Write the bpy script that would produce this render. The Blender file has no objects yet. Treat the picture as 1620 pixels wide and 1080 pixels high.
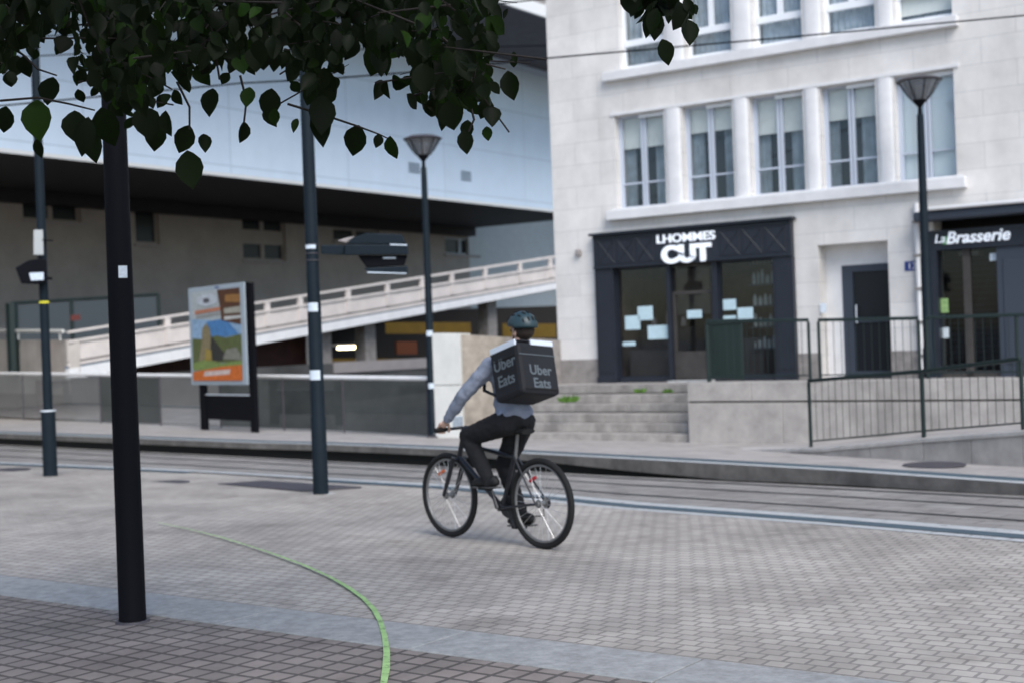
import bpy, bmesh, math, random
from mathutils import Vector, Matrix
random.seed(7)
sc = bpy.context.scene
# ---------------------------------------------------------------- camera
F = 2135.0; TH = 0.037; EYE = 1.55; W0, H0 = 1620, 1080
cam = bpy.data.cameras.new("camera"); cam.sensor_width = 36; cam.lens = F / W0 * 36
cam.clip_start = 0.05; cam.clip_end = 3000
cam.dof.use_dof = True; cam.dof.focus_distance = 5.5; cam.dof.aperture_fstop = 2.8
camo = bpy.data.objects.new("camera", cam); sc.collection.objects.link(camo)
c_, s_ = math.cos(TH), math.sin(TH)
camo.matrix_world = Matrix(((c_, s_, 0, 0), (0, 0, -1, 0), (-s_, c_, 0, EYE), (0, 0, 0, 1)))
sc.camera = camo
# ---------------------------------------------------------------- light
SUN_EL, SUN_AZ = 44, 160          # azimuth clockwise from +Y
w = bpy.data.worlds.new("World"); sc.world = w; w.use_nodes = True
nt = w.node_tree; nt.nodes.clear()
sky = nt.nodes.new('ShaderNodeTexSky'); sky.sky_type = 'NISHITA'; sky.sun_disc = False
sky.sun_elevation = math.radians(SUN_EL); sky.sun_rotation = math.radians(SUN_AZ)
sky.air_density = 1.0; sky.dust_density = 1.2; sky.ozone_density = 2.0
bg = nt.nodes.new('ShaderNodeBackground'); bg.inputs[1].default_value = 0.15
wo = nt.nodes.new('ShaderNodeOutputWorld')
nt.links.new(sky.outputs[0], bg.inputs[0]); nt.links.new(bg.outputs[0], wo.inputs[0])
sl = bpy.data.lights.new("sun", 'SUN'); sl.energy = 2.2; sl.angle = math.radians(40); sl.color = (1, .965, .92)
so = bpy.data.objects.new("sun", sl); sc.collection.objects.link(so)
az, el = math.radians(SUN_AZ), math.radians(SUN_EL)
sd = Vector((math.sin(az) * math.cos(el), math.cos(az) * math.cos(el), math.sin(el)))
so.rotation_euler = sd.to_track_quat('Z', 'Y').to_euler()
sc.view_settings.view_transform = 'Standard'; sc.view_settings.look = 'None'
sc.view_settings.exposure = 0.48; sc.view_settings.gamma = 1.0
try: sc.cycles.max_bounces = 8; sc.cycles.transparent_max_bounces = 12
except Exception: pass

# ---------------------------------------------------------------- pixel helpers (photo 1620x1080 -> world)
def ray(px, py):
    u, v = px - 810.0, 540.0 - py
    return Vector(((u * c_ + v * s_) / F, 1.0, (v * c_ - u * s_) / F))
def at(px, py, Y):
    d = ray(px, py); return Vector((d.x * Y, Y, EYE + d.z * Y))
def onz(px, py, z=0.0):
    d = ray(px, py); Y = (z - EYE) / d.z; return Vector((d.x * Y, Y, z))
EX = Vector((.827, -.562, 0)).normalized()     # along the stone facade, to the right
EN = Vector((-EX.y, EX.x, 0)) * -1             # facade normal, towards the camera
if EN.y > 0: EN = -EN
UP = Vector((0, 0, 1))
class Frame:
    def __init__(s, o, x, y=None, z=UP):
        s.o = Vector(o); s.x = Vector(x).normalized(); s.z = Vector(z).normalized()
        s.y = Vector(y).normalized() if y is not None else s.z.cross(s.x)
    def p(s, a, b, c): return s.o + s.x * a + s.y * b + s.z * c
    def hit(s, px, py):                        # photo pixel on the frame's y=0 plane -> (x, z)
        d = ray(px, py); n = s.y; e = Vector((0, 0, EYE))
        t = (s.o - e).dot(n) / d.dot(n); q = e + d * t - s.o
        return q.dot(s.x), q.dot(s.z)
# ---------------------------------------------------------------- materials
def mat(name, col, rough=.7, metal=0, var=0.0, vscale=3.0, bump=0.0, bscale=40, spec=.3, emis=None, estr=0, stain=0.0, stcol=None):
    m = bpy.data.materials.new(name); m.use_nodes = True; n = m.node_tree; b = n.nodes['Principled BSDF']
    b.inputs['Base Color'].default_value = (*col, 1); b.inputs['Roughness'].default_value = rough
    b.inputs['Metallic'].default_value = metal; b.inputs['Specular IOR Level'].default_value = spec
    tc = n.nodes.new('ShaderNodeTexCoord')
    if var > 0:
        no = n.nodes.new('ShaderNodeTexNoise'); no.inputs['Scale'].default_value = vscale; no.inputs['Detail'].default_value = 8; no.inputs['Roughness'].default_value = .65
        n.links.new(tc.outputs['Object'], no.inputs['Vector'])
        r = n.nodes.new('ShaderNodeValToRGB'); r.color_ramp.elements[0].position = .3; r.color_ramp.elements[1].position = .72
        r.color_ramp.elements[0].color = (*[max(0, c * (1 - var)) for c in col], 1)
        r.color_ramp.elements[1].color = (*[min(1, c * (1 + var * .7)) for c in col], 1)
        n.links.new(no.outputs['Fac'], r.inputs['Fac']); last = r.outputs['Color']
        if stain > 0:
            n2 = n.nodes.new('ShaderNodeTexNoise'); n2.inputs['Scale'].default_value = vscale * .35; n2.inputs['Detail'].default_value = 5
            mp = n.nodes.new('ShaderNodeMapping'); mp.inputs['Scale'].default_value = (1.6, 1.6, .45); mp.inputs['Location'].default_value = (3.1, 1.7, .3)
            n.links.new(tc.outputs['Object'], mp.inputs[0]); n.links.new(mp.outputs[0], n2.inputs['Vector'])
            r2 = n.nodes.new('ShaderNodeValToRGB'); r2.color_ramp.elements[0].position = .48; r2.color_ramp.elements[1].position = .7
            r2.color_ramp.elements[0].color = (0, 0, 0, 1); r2.color_ramp.elements[1].color = (stain, stain, stain, 1)
            mx = n.nodes.new('ShaderNodeMixRGB'); mx.inputs[2].default_value = (*(stcol or [c * .45 for c in col]), 1)
            n.links.new(n2.outputs['Fac'], r2.inputs['Fac']); n.links.new(r2.outputs['Color'], mx.inputs[0]); n.links.new(last, mx.inputs[1]); last = mx.outputs[0]
        n.links.new(last, b.inputs['Base Color'])
    if bump > 0:
        nb = n.nodes.new('ShaderNodeTexNoise'); nb.inputs['Scale'].default_value = bscale; nb.inputs['Detail'].default_value = 6
        n.links.new(tc.outputs['Object'], nb.inputs['Vector'])
        bp = n.nodes.new('ShaderNodeBump'); bp.inputs['Strength'].default_value = bump; bp.inputs['Distance'].default_value = .01
        n.links.new(nb.outputs['Fac'], bp.inputs['Height']); n.links.new(bp.outputs[0], b.inputs['Normal'])
    if emis: b.inputs['Emission Color'].default_value = (*emis, 1); b.inputs['Emission Strength'].default_value = estr
    return m
def brick(name, c1, c2, cm, bw, rh, mortar, ang=None, offset=.5, frame=None, rough=.75, bump=.4, var=.25, vscale=1.2, smooth=.1):
    """stone / paver courses. ang: ground rotation; frame: wall (x along EX, z up)"""
    m = bpy.data.materials.new(name); m.use_nodes = True; n = m.node_tree; b = n.nodes['Principled BSDF']
    b.inputs['Roughness'].default_value = rough; b.inputs['Specular IOR Level'].default_value = .3
    tc = n.nodes.new('ShaderNodeTexCoord')
    if frame is not None:
        sep = n.nodes.new('ShaderNodeSeparateXYZ'); dot = n.nodes.new('ShaderNodeVectorMath'); dot.operation = 'DOT_PRODUCT'; dot.inputs[1].default_value = frame
        n.links.new(tc.outputs['Object'], dot.inputs[0]); n.links.new(tc.outputs['Object'], sep.inputs[0])
        com = n.nodes.new('ShaderNodeCombineXYZ'); n.links.new(dot.outputs['Value'], com.inputs[0]); n.links.new(sep.outputs[2], com.inputs[1])
        vec = com.outputs[0]
    else:
        mp = n.nodes.new('ShaderNodeMapping'); mp.inputs['Rotation'].default_value = (0, 0, ang)
        n.links.new(tc.outputs['Object'], mp.inputs[0]); vec = mp.outputs[0]
    br = n.nodes.new('ShaderNodeTexBrick'); br.offset = offset; br.inputs['Scale'].default_value = 1
    br.inputs['Color1'].default_value = (*c1, 1); br.inputs['Color2'].default_value = (*c2, 1); br.inputs['Mortar'].default_value = (*cm, 1)
    br.inputs['Brick Width'].default_value = bw; br.inputs['Row Height'].default_value = rh; br.inputs['Mortar Size'].default_value = mortar; br.inputs['Mortar Smooth'].default_value = smooth
    # wobble
    nw = n.nodes.new('ShaderNodeTexNoise'); nw.inputs['Scale'].default_value = 6; nw.inputs['Detail'].default_value = 3
    n.links.new(tc.outputs['Object'], nw.inputs['Vector'])
    ws = n.nodes.new('ShaderNodeVectorMath'); ws.operation = 'SCALE'; ws.inputs['Scale'].default_value = .018 if frame is None else .004
    n.links.new(nw.outputs['Color'], ws.inputs[0]); wa = n.nodes.new('ShaderNodeVectorMath'); n.links.new(vec, wa.inputs[0]); n.links.new(ws.outputs[0], wa.inputs[1])
    n.links.new(wa.outputs[0], br.inputs['Vector'])
    no = n.nodes.new('ShaderNodeTexNoise'); no.inputs['Scale'].default_value = vscale; no.inputs['Detail'].default_value = 9; no.inputs['Roughness'].default_value = .7
    n.links.new(tc.outputs['Object'], no.inputs['Vector'])
    mr = n.nodes.new('ShaderNodeMapRange'); mr.inputs[1].default_value = .3; mr.inputs[2].default_value = .7; mr.inputs[3].default_value = 1 - var; mr.inputs[4].default_value = 1 + var * .5
    n.links.new(no.outputs['Fac'], mr.inputs[0])
    mu = n.nodes.new('ShaderNodeMixRGB'); mu.blend_type = 'MULTIPLY'; mu.inputs[0].default_value = 1
    n.links.new(br.outputs['Color'], mu.inputs[1]); n.links.new(mr.outputs[0], mu.inputs[2]); n.links.new(mu.outputs[0], b.inputs['Base Color'])
    n3 = n.nodes.new('ShaderNodeTexNoise'); n3.inputs['Detail'].default_value = 6
    mp3 = n.nodes.new('ShaderNodeMapping'); n.links.new(tc.outputs['Object'], mp3.inputs[0]); n.links.new(mp3.outputs[0], n3.inputs['Vector'])
    r3 = n.nodes.new('ShaderNodeValToRGB')
    if frame is not None:
        mp3.inputs['Scale'].default_value = (2.2, 2.2, .16); n3.inputs['Scale'].default_value = 1.0; r3.color_ramp.elements[0].position = .35; r3.color_ramp.elements[0].color = (.80, .79, .77, 1); r3.color_ramp.elements[1].position = .58
    else:
        n3.inputs['Scale'].default_value = 2.6; r3.color_ramp.elements[0].position = .30; r3.color_ramp.elements[0].color = (.50, .48, .46, 1); r3.color_ramp.elements[1].position = .44
    r3.color_ramp.elements[1].color = (1, 1, 1, 1); n.links.new(n3.outputs['Fac'], r3.inputs[0])
    m3 = n.nodes.new('ShaderNodeMixRGB'); m3.blend_type = 'MULTIPLY'; m3.inputs[0].default_value = .1 if name == 'pale_blue_cladding' else .4; n.links.new(mu.outputs[0], m3.inputs[1]); n.links.new(r3.outputs[0], m3.inputs[2]); n.links.new(m3.outputs[0], b.inputs['Base Color'])
    inv = n.nodes.new('ShaderNodeMath'); inv.operation = 'SUBTRACT'; inv.inputs[0].default_value = 1; n.links.new(br.outputs['Fac'], inv.inputs[1])
    nb = n.nodes.new('ShaderNodeTexNoise'); nb.inputs['Scale'].default_value = 45; nb.inputs['Detail'].default_value = 5; n.links.new(tc.outputs['Object'], nb.inputs['Vector'])
    ad = n.nodes.new('ShaderNodeMath'); ad.operation = 'MULTIPLY_ADD'; ad.inputs[1].default_value = .35; n.links.new(nb.outputs['Fac'], ad.inputs[0]); n.links.new(inv.outputs[0], ad.inputs[2])
    bp = n.nodes.new('ShaderNodeBump'); bp.inputs['Strength'].default_value = bump; bp.inputs['Distance'].default_value = .012
    n.links.new(ad.outputs[0], bp.inputs['Height']); n.links.new(bp.outputs[0], b.inputs['Normal'])
    return m
def glass(name, tint, refl=.25, rough=.03, fk=.6, dens=.0, dcol=(.05, .06, .06)):
    m = bpy.data.materials.new(name); m.use_nodes = True; n = m.node_tree; n.nodes.clear()
    o = n.nodes.new('ShaderNodeOutputMaterial'); t = n.nodes.new('ShaderNodeBsdfTransparent'); t.inputs[0].default_value = (*tint, 1)
    g = n.nodes.new('ShaderNodeBsdfGlossy'); g.inputs['Roughness'].default_value = rough; g.inputs[0].default_value = (.9, .95, 1, 1)
    d = n.nodes.new('ShaderNodeBsdfDiffuse'); d.inputs[0].default_value = (*dcol, 1)
    x0 = n.nodes.new('ShaderNodeMixShader'); x0.inputs[0].default_value = dens; n.links.new(t.outputs[0], x0.inputs[1]); n.links.new(d.outputs[0], x0.inputs[2])
    fr = n.nodes.new('ShaderNodeLayerWeight'); fr.inputs[0].default_value = .3
    ma = n.nodes.new('ShaderNodeMath'); ma.operation = 'MULTIPLY_ADD'; ma.inputs[1].default_value = fk; ma.inputs[2].default_value = refl; ma.use_clamp = True
    n.links.new(fr.outputs['Fresnel'], ma.inputs[0])
    x = n.nodes.new('ShaderNodeMixShader'); n.links.new(ma.outputs[0], x.inputs[0]); n.links.new(x0.outputs[0], x.inputs[1]); n.links.new(g.outputs[0], x.inputs[2]); n.links.new(x.outputs[0], o.inputs[0])
    return m
PA = math.radians(35.6)
M = dict(
    sett=brick('granite_setts', (.46, .425, .38), (.375, .345, .31), (.255, .235, .215), .115, .105, .009, ang=PA, bump=.3, var=.38, vscale=.6),
    paver=brick('sidewalk_pavers', (.28, .243, .22), (.215, .188, .172), (.10, .088, .08), .14, .14, .013, ang=PA, offset=0, bump=.6, var=.3),
    trackpave=brick('track_paving', (.31, .295, .275), (.26, .245, .23), (.14, .13, .125), .5, .25, .008, ang=math.radians(43), bump=.3, var=.3),
    platform=brick('platform_paving', (.43, .40, .375), (.37, .345, .325), (.26, .24, .225), .4, .2, .006, ang=math.radians(43), bump=.25, var=.25),
    strip=mat('blue_grey_granite', (.315, .32, .315), var=.3, vscale=14, bump=.2, bscale=90),
    pale=mat('pale_granite', (.44, .455, .455), var=.15, vscale=10),
    slate=mat('slate_blue_line', (.065, .10, .125), rough=.6, var=.2),
    kerb=mat('kerb_stone', (.15, .14, .13), var=.4, vscale=4, stain=.6, bump=.2),
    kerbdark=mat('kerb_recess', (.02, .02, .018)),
    rail=mat('rail_steel', (.055, .055, .06), rough=.4, metal=.6),
    iron=mat('cast_iron', (.07, .065, .075), rough=.55, var=.3, vscale=30, bump=.3),
    stone=brick('limestone_blocks', (.76, .74, .715), (.71, .69, .665), (.53, .52, .51), 1.1, .42, .005, frame=EX, bump=.15, var=.2, vscale=.9),
    trim=mat('limestone_trim', (.71, .71, .715), var=.1, vscale=3, bump=.1),
    plinth=mat('plinth_stone', (.27, .25, .235), var=.3, vscale=6, bump=.3),
    retain=mat('retaining_stone', (.40, .375, .35), var=.25, vscale=3.5, stain=.5, bump=.25, bscale=25),
    stepm=mat('step_stone', (.36, .335, .31), var=.3, vscale=5, stain=.6, bump=.25, bscale=25),
    tanwall=mat('tan_stone', (.36, .32, .27), var=.35, vscale=4, stain=.6, bump=.3, bscale=20),
    whitepil=mat('white_painted_concrete', (.62, .62, .59), var=.1, vscale=3),
    clad=brick('pale_blue_cladding', (.74, .86, .97), (.71, .83, .95), (.52, .62, .72), 6.0, 1.95, .02, frame=Vector((.562, .827, 0)), offset=0, bump=.05, var=.05, rough=.45),
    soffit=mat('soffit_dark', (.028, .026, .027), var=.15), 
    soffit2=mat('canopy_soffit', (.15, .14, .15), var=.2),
    fascia=mat('white_fascia', (.8, .8, .78)),
    dwall=mat('taupe_render', (.33, .30, .27), var=.15, vscale=1.0, bump=.1),
    lwall=mat('skylit_render', (.50, .54, .54), var=.08), bwall=mat('blue_grey_panel', (.20, .25, .30)),
    ramp=mat('ramp_concrete', (.70, .64, .60), var=.15, vscale=1.5), rampw=mat('ramp_edge', (.80, .80, .80), var=.1),
    landing=mat('landing_concrete', (.50, .46, .42), var=.25, vscale=1.2, stain=.5, stcol=(.4, .3, .25)),
    redwall=mat('dark_red_wall', (.07, .028, .022), var=.3), basew=mat('stained_base', (.085, .085, .082), var=.5, vscale=.5, stain=.7),
    brownbase=mat('brown_base', (.17, .12, .10), var=.4), beige=mat('beige_parapet', (.32, .29, .28), var=.1),
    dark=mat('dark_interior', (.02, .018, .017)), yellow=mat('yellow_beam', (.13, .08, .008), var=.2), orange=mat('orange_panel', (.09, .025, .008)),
    pole=mat('dark_blue_paint', (.010, .017, .024), rough=.55, spec=.12, var=.2, vscale=6), poleblk=mat('black_paint', (.005, .0055, .008), rough=.6, spec=.08),
    green=mat('dark_green_paint', (.010, .022, .021), rough=.45, spec=.4), steel=mat('brushed_steel', (.80, .86, .93), rough=.35, metal=.3),
    white=mat('white_paint', (.78, .78, .78)), winframe=mat('window_frame_white', (.52, .57, .66), rough=.5), winwhite=mat('window_frame_bright', (.82, .85, .88), rough=.5),
    blind=mat('cream_blind', (.72, .72, .66), rough=.8, var=.1), shutter=mat('roller_shutter', (.68, .73, .73), rough=.6), curtain=mat('grey_curtain', (.40, .45, .48), var=.3, vscale=5),
    shopblk=mat('shopfront_blue_black', (.016, .02, .03), rough=.4, spec=.4, var=.2), shopedge=mat('shopfront_edge', (.02, .025, .034), rough=.4),
    doorm=mat('door_slate', (.045, .055, .075), rough=.45), doorglass=mat('dark_door_glass', (.012, .015, .02), rough=.2, spec=.2),
    paper=mat('paper_sheet', (.50, .66, .72), rough=.7, var=.1, vscale=9), paperw=mat('paper_white', (.6, .68, .72), var=.1, vscale=9),
    wood=mat('shop_interior_wood', (.13, .105, .09), var=.4, vscale=3), counter=mat('shop_counter', (.06, .055, .052), var=.3), pot=mat('pale_goods', (.35, .40, .40), var=.3),
    sign=mat('sign_white', (.85, .88, .92), emis=(.8, .88, 1), estr=.25), blueplate=mat('blue_enamel', (.03, .05, .2)),
    glass=glass('window_glass', (.95, .98, 1), .05, fk=.35), glass2=glass('tinted_shop_glass', (.42, .45, .46), .02, fk=.15), shopglass=glass('shop_glass', (.7, .72, .72), .03, rough=.02, fk=.25), railglass=glass('railing_glass', (.66, .71, .70), .03, dens=.05, dcol=(.10, .12, .12)),
    lampglass=glass('lamp_glass', (.45, .47, .5), .08, dens=.25, dcol=(.35, .36, .38)),
    lime=mat('lime_paint', (.33, .52, .21), var=.25, vscale=8), yel=mat('yellow_tape', (.75, .7, .05)), red=mat('red_sign', (.14, .04, .035)),
    lit=mat('lit_tube', (1, .9, .6), emis=(1, .86, .5), estr=8),
    sticker=mat('sticker_pale', (.60, .68, .76), var=.2, vscale=60), grass=mat('weed_green', (.09, .19, .03), var=.3),
    alu=mat('poster_frame', (.36, .42, .47), rough=.5, var=.1, vscale=20), bark=mat('bark', (.07, .055, .045), var=.4, vscale=12, bump=.5),
    skin=mat('skin', (.50, .33, .26), rough=.55), jacket=mat('blue_grey_jacket', (.22, .25, .32), rough=.85, var=.25, vscale=6, bump=.6, bscale=14), trousers=mat('black_trousers', (.012, .012, .014), rough=.85, var=.2, bump=.3, bscale=25),
    shoe=mat('black_shoe', (.012, .012, .013), rough=.6), sole=mat('shoe_sole', (.08, .08, .08)), helmet=mat('teal_helmet', (.02, .045, .055), rough=.4, spec=.5),
    bag=mat('black_bag_fabric', (.013, .014, .018), rough=.7, var=.25, bump=.25, bscale=60), trimbag=mat('reflective_trim', (.62, .68, .76), rough=.4), bagtext=mat('bag_lettering', (.11, .13, .145)),
    tyre=mat('tyre_rubber', (.012, .012, .012), rough=.8), frame=mat('bike_frame_black', (.014, .015, .02), rough=.35, spec=.5), rimm=mat('rim_alloy', (.22, .22, .22), rough=.4, metal=.5), spoke=mat('spoke_steel', (.6, .6, .6), rough=.3, metal=.6),
    redrefl=mat('red_reflector', (.4, .02, .03)), orrefl=mat('orange_reflector', (.6, .14, .05)), shirt=mat('collar_pale', (.55, .55, .56)), eye=mat('eye_dark', (.02, .015, .012)), hair=mat('hair_dark', (.03, .022, .018)),
)
def leafmat():
    m = bpy.data.materials.new('leaf'); m.use_nodes = True; n = m.node_tree; b = n.nodes['Principled BSDF']; b.inputs['Roughness'].default_value = .55
    b.inputs['Specular IOR Level'].default_value = .08
    g = n.nodes.new('ShaderNodeNewGeometry'); r = n.nodes.new('ShaderNodeValToRGB')
    r.color_ramp.elements[0].color = (.0025, .0035, .002, 1); r.color_ramp.elements[1].color = (.013, .034, .004, 1)
    e = r.color_ramp.elements.new(.85); e.color = (.004, .0065, .0025, 1)
    n.links.new(g.outputs['Random Per Island'], r.inputs[0]); n.links.new(r.outputs[0], b.inputs['Base Color'])
    t = n.nodes.new('ShaderNodeBsdfTranslucent'); t.inputs[0].default_value = (.05, .12, .01, 1)
    mx = n.nodes.new('ShaderNodeMixShader'); mx.inputs[0].default_value = .12
    o = n.nodes['Material Output']; n.links.new(b.outputs[0], mx.inputs[1]); n.links.new(t.outputs[0], mx.inputs[2]); n.links.new(mx.outputs[0], o.inputs[0])
    return m
M['leaf'] = leafmat()
def worn(m, thr=.5, sc_=22):
    n = m.node_tree; b = n.nodes['Principled BSDF']; tc = n.nodes.new('ShaderNodeTexCoord'); no = n.nodes.new('ShaderNodeTexNoise'); no.inputs['Scale'].default_value = sc_; no.inputs['Detail'].default_value = 8; no.inputs['Roughness'].default_value = .75
    r = n.nodes.new('ShaderNodeValToRGB'); r.color_ramp.elements[0].position = thr - .12; r.color_ramp.elements[0].color = (.12, .12, .12, 1); r.color_ramp.elements[1].position = thr + .05
    n.links.new(tc.outputs['Object'], no.inputs['Vector']); n.links.new(no.outputs['Fac'], r.inputs[0]); n.links.new(r.outputs[0], b.inputs['Alpha'])
worn(M['lime'], .42, 14); worn(M['pale'], .40, 9)
# ---------------------------------------------------------------- mesh builder
def rootof(o):
    return o
class MB:
    def __init__(s): s.v = []; s.f = []
    def add(s, vs, fs):
        n = len(s.v); s.v += [Vector(a) for a in vs]; s.f += [tuple(i + n for i in f) for f in fs]; return s
    def quad(s, a, b, c, d): return s.add([a, b, c, d], [(0, 1, 2, 3)])
    def box(s, fr, x0, x1, y0, y1, z0, z1):
        P = [fr.p(a, b, c) for c in (z0, z1) for b in (y0, y1) for a in (x0, x1)]
        return s.add(P, [(0, 2, 3, 1), (4, 5, 7, 6), (0, 1, 5, 4), (2, 6, 7, 3), (0, 4, 6, 2), (1, 3, 7, 5)])
    def prism(s, bottom, top):      # two loops of equal length
        n = len(bottom); fs = [tuple(reversed(range(n))), tuple(range(n, 2 * n))]
        fs += [(i, (i + 1) % n, n + (i + 1) % n, n + i) for i in range(n)]
        return s.add(list(bottom) + list(top), fs)
    def tube(s, pts, r, n=10, cap=True):
        pts = [Vector(p) for p in pts]; rs = r if isinstance(r, (list, tuple)) else [r] * len(pts)
        rings = []; prev = None
        for i, p in enumerate(pts):
            d = (pts[min(i + 1, len(pts) - 1)] - pts[max(i - 1, 0)]).normalized()
            if prev is None:
                a = Vector((0, 0, 1)) if abs(d.z) < .9 else Vector((1, 0, 0)); x = d.cross(a).normalized()
            else: x = (prev - d * prev.dot(d)).normalized()
            prev = x; y = d.cross(x)
            rings.append([p + (x * math.cos(2 * math.pi * k / n) + y * math.sin(2 * math.pi * k / n)) * rs[i] for k in range(n)])
        vs = [v for g in rings for v in g]; fs = []
        for i in range(len(rings) - 1):
            for k in range(n): fs.append((i * n + k, i * n + (k + 1) % n, (i + 1) * n + (k + 1) % n, (i + 1) * n + k))
        if cap: fs += [tuple(reversed(range(n))), tuple(range((len(rings) - 1) * n, len(rings) * n))]
        return s.add(vs, fs)
    def lathe(s, o, prof, n=24):    # profile [(r,z)]
        o = Vector(o); vs = []; fs = []
        for r, z in prof: vs += [o + Vector((math.cos(2 * math.pi * k / n) * r, math.sin(2 * math.pi * k / n) * r, z)) for k in range(n)]
        for i in range(len(prof) - 1):
            for k in range(n): fs.append((i * n + k, i * n + (k + 1) % n, (i + 1) * n + (k + 1) % n, (i + 1) * n + k))
        fs += [tuple(reversed(range(n))), tuple(range((len(prof) - 1) * n, len(prof) * n))]
        return s.add(vs, fs)
    def build(s, name, m, parent=None, smooth=False, bevel=0, local=False):
        me = bpy.data.meshes.new(name)
        off = Vector((0, 0, 0))
        q = parent
        while q is not None and not local: off += Vector(q.location); q = q.parent
        o = bpy.data.objects.new(name, me); sc.collection.objects.link(o)
        if parent is None and not local and s.v:
            # origin at the base of the thing
            mn = min(v.z for v in s.v); cx = sum(v.x for v in s.v) / len(s.v); cy = sum(v.y for v in s.v) / len(s.v)
            if name in ('ground', 'square', 'sidewalk', 'tram_track', 'tram_platform', 'terrace', 'road'): cx = cy = mn = 0
            off = Vector((cx, cy, mn)); o.location = off
        me.from_pydata([v - off for v in s.v], [], s.f); me.update()
        bm = bmesh.new(); bm.from_mesh(me); bmesh.ops.recalc_face_normals(bm, faces=bm.faces); bm.to_mesh(me); bm.free()
        if smooth:
            for p in me.polygons: p.use_smooth = True
            md = o.modifiers.new('es', 'EDGE_SPLIT'); md.split_angle = math.radians(40)
        if bevel > 0:
            md = o.modifiers.new('bv', 'BEVEL'); md.width = bevel; md.segments = 2; md.limit_method = 'ANGLE'; md.angle_limit = math.radians(50)
        if m is not None: me.materials.append(M[m] if isinstance(m, str) else m)
        o.parent = parent
        return o
def tag(o, label=None, cat=None, group=None, kind=None):
    if label: o['label'] = label
    if cat: o['category'] = cat
    if group: o['group'] = group
    if kind: o['kind'] = kind
    return o
def thing(name, loc, label, cat, group=None):
    o = bpy.data.objects.new(name, None); sc.collection.objects.link(o); o.location = loc; o.empty_display_size = .2
    return tag(o, label, cat, group)
def text(s, name, m, parent, origin, ex, ez, size, depth=.01, bold=0.0, local=False, shear=0, sx=1.0):
    cu = bpy.data.curves.new('t', 'FONT'); cu.body = s; cu.size = size; cu.extrude = depth; cu.offset = bold; cu.align_x = 'CENTER'; cu.shear = shear
    to = bpy.data.objects.new('t', cu); sc.collection.objects.link(to)
    dg = bpy.context.evaluated_depsgraph_get(); dg.update()
    me = bpy.data.meshes.new_from_object(to.evaluated_get(dg)); bpy.data.objects.remove(to)
    ex = Vector(ex).normalized(); ez = Vector(ez).normalized(); ny = ex.cross(ez)
    b = MB(); vs = [Vector(origin) + ex * (v.co.x * sx) + ez * v.co.y + ny * v.co.z for v in me.vertices]
    b.add(vs, [tuple(p.vertices) for p in me.polygons])
    return b.build(name, m, parent, local=local)
S = 'structure'
# ================================================================ GROUND
def lerp(a, b, t): return a + (b - a) * t
def resample(pts, xs):
    out = []
    for x in xs:
        for i in range(len(pts) - 1):
            if x <= pts[i + 1][0] or i == len(pts) - 2:
                t = (x - pts[i][0]) / (pts[i + 1][0] - pts[i][0]); out.append([lerp(pts[i][k], pts[i + 1][k], t) for k in range(len(pts[0]))]); break
    return out
XS = [-500, -250, 0, 100, 200, 300, 400, 500, 600, 700, 850, 1000, 1150, 1320, 1480, 1620, 1850, 2150]
# photo x, photo y, height
LINE = [(-500, 712, -.2), (0, 734, -.17), (173, 741.5, -.16), (300, 747.5, -.155), (400, 753.5, -.15), (500, 760, -.145), (700, 771.5, -.13), (1000, 801, -.10), (1320, 825, -.06), (1620, 850, -.03), (2150, 892, 0)]
KB = [(-500, 681, -.25), (0, 702, -.245), (173, 711, -.24), (400, 722, -.235), (500, 727.5, -.23), (700, 737, -.225), (1000, 753, -.21), (1320, 768, -.15), (1620, 783, -.11), (2150, 812, -.08)]
KT = [(-500, 664, 0), (0, 685, 0), (400, 700, 0), (540, 703.5, 0), (700, 710.5, 0), (1000, 726, 0), (1320, 744, 0), (1620, 765, 0), (2150, 803, 0)]
PF = [(-500, 640, -.1), (0, 662, -.12), (540, 682, -.15), (690, 691, -.16), (870, 694, -.16), (1090, 699, -.16), (1280, 707, -.16), (1340, 716, -.13), (1620, 738, -.06), (2150, 775, 0)]
def line3(pts): return [onz(*p) for p in resample(pts, XS)]
L3, KB3, KT3, PF3 = line3(LINE), line3(KB), line3(KT), line3(PF)
SD = Vector((-.813, .583, 0)); SN = Vector((.583, .813, 0))
P1 = onz(0, 909.5); P2 = onz(0, 941)
def loft(name, rows, m, kind=S, dz=0):
    b = MB(); n = len(rows[0])
    b.v = [p + Vector((0, 0, dz)) for r in rows for p in r]
    b.f = [(i * n + k, i * n + k + 1, (i + 1) * n + k + 1, (i + 1) * n + k) for i in range(len(rows) - 1) for k in range(n - 1)]
    return tag(b.build(name, m), kind=kind)
def stripline(P, q):  # point on strip edge nearest q in SD coordinate
    return P + SD * ((q - P).dot(SD))
far = [stripline(P1, q) for q in L3]; near = [stripline(P2, q) for q in L3]
mid = [far[i] + (L3[i] - far[i]) * .45 for i in range(len(XS))]
mid = [Vector((p.x, p.y, p.z * .35)) for p in mid]
loft('square', [far, mid, L3], 'sett')
b = MB()   # sidewalk, near side of the strip and behind the camera
sA, sB = P2 + SD * 60, P2 - SD * 60
b.quad(sA, sB, sB - SN * 40, sA - SN * 40); tag(b.build('sidewalk', 'paver'), kind=S)
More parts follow.
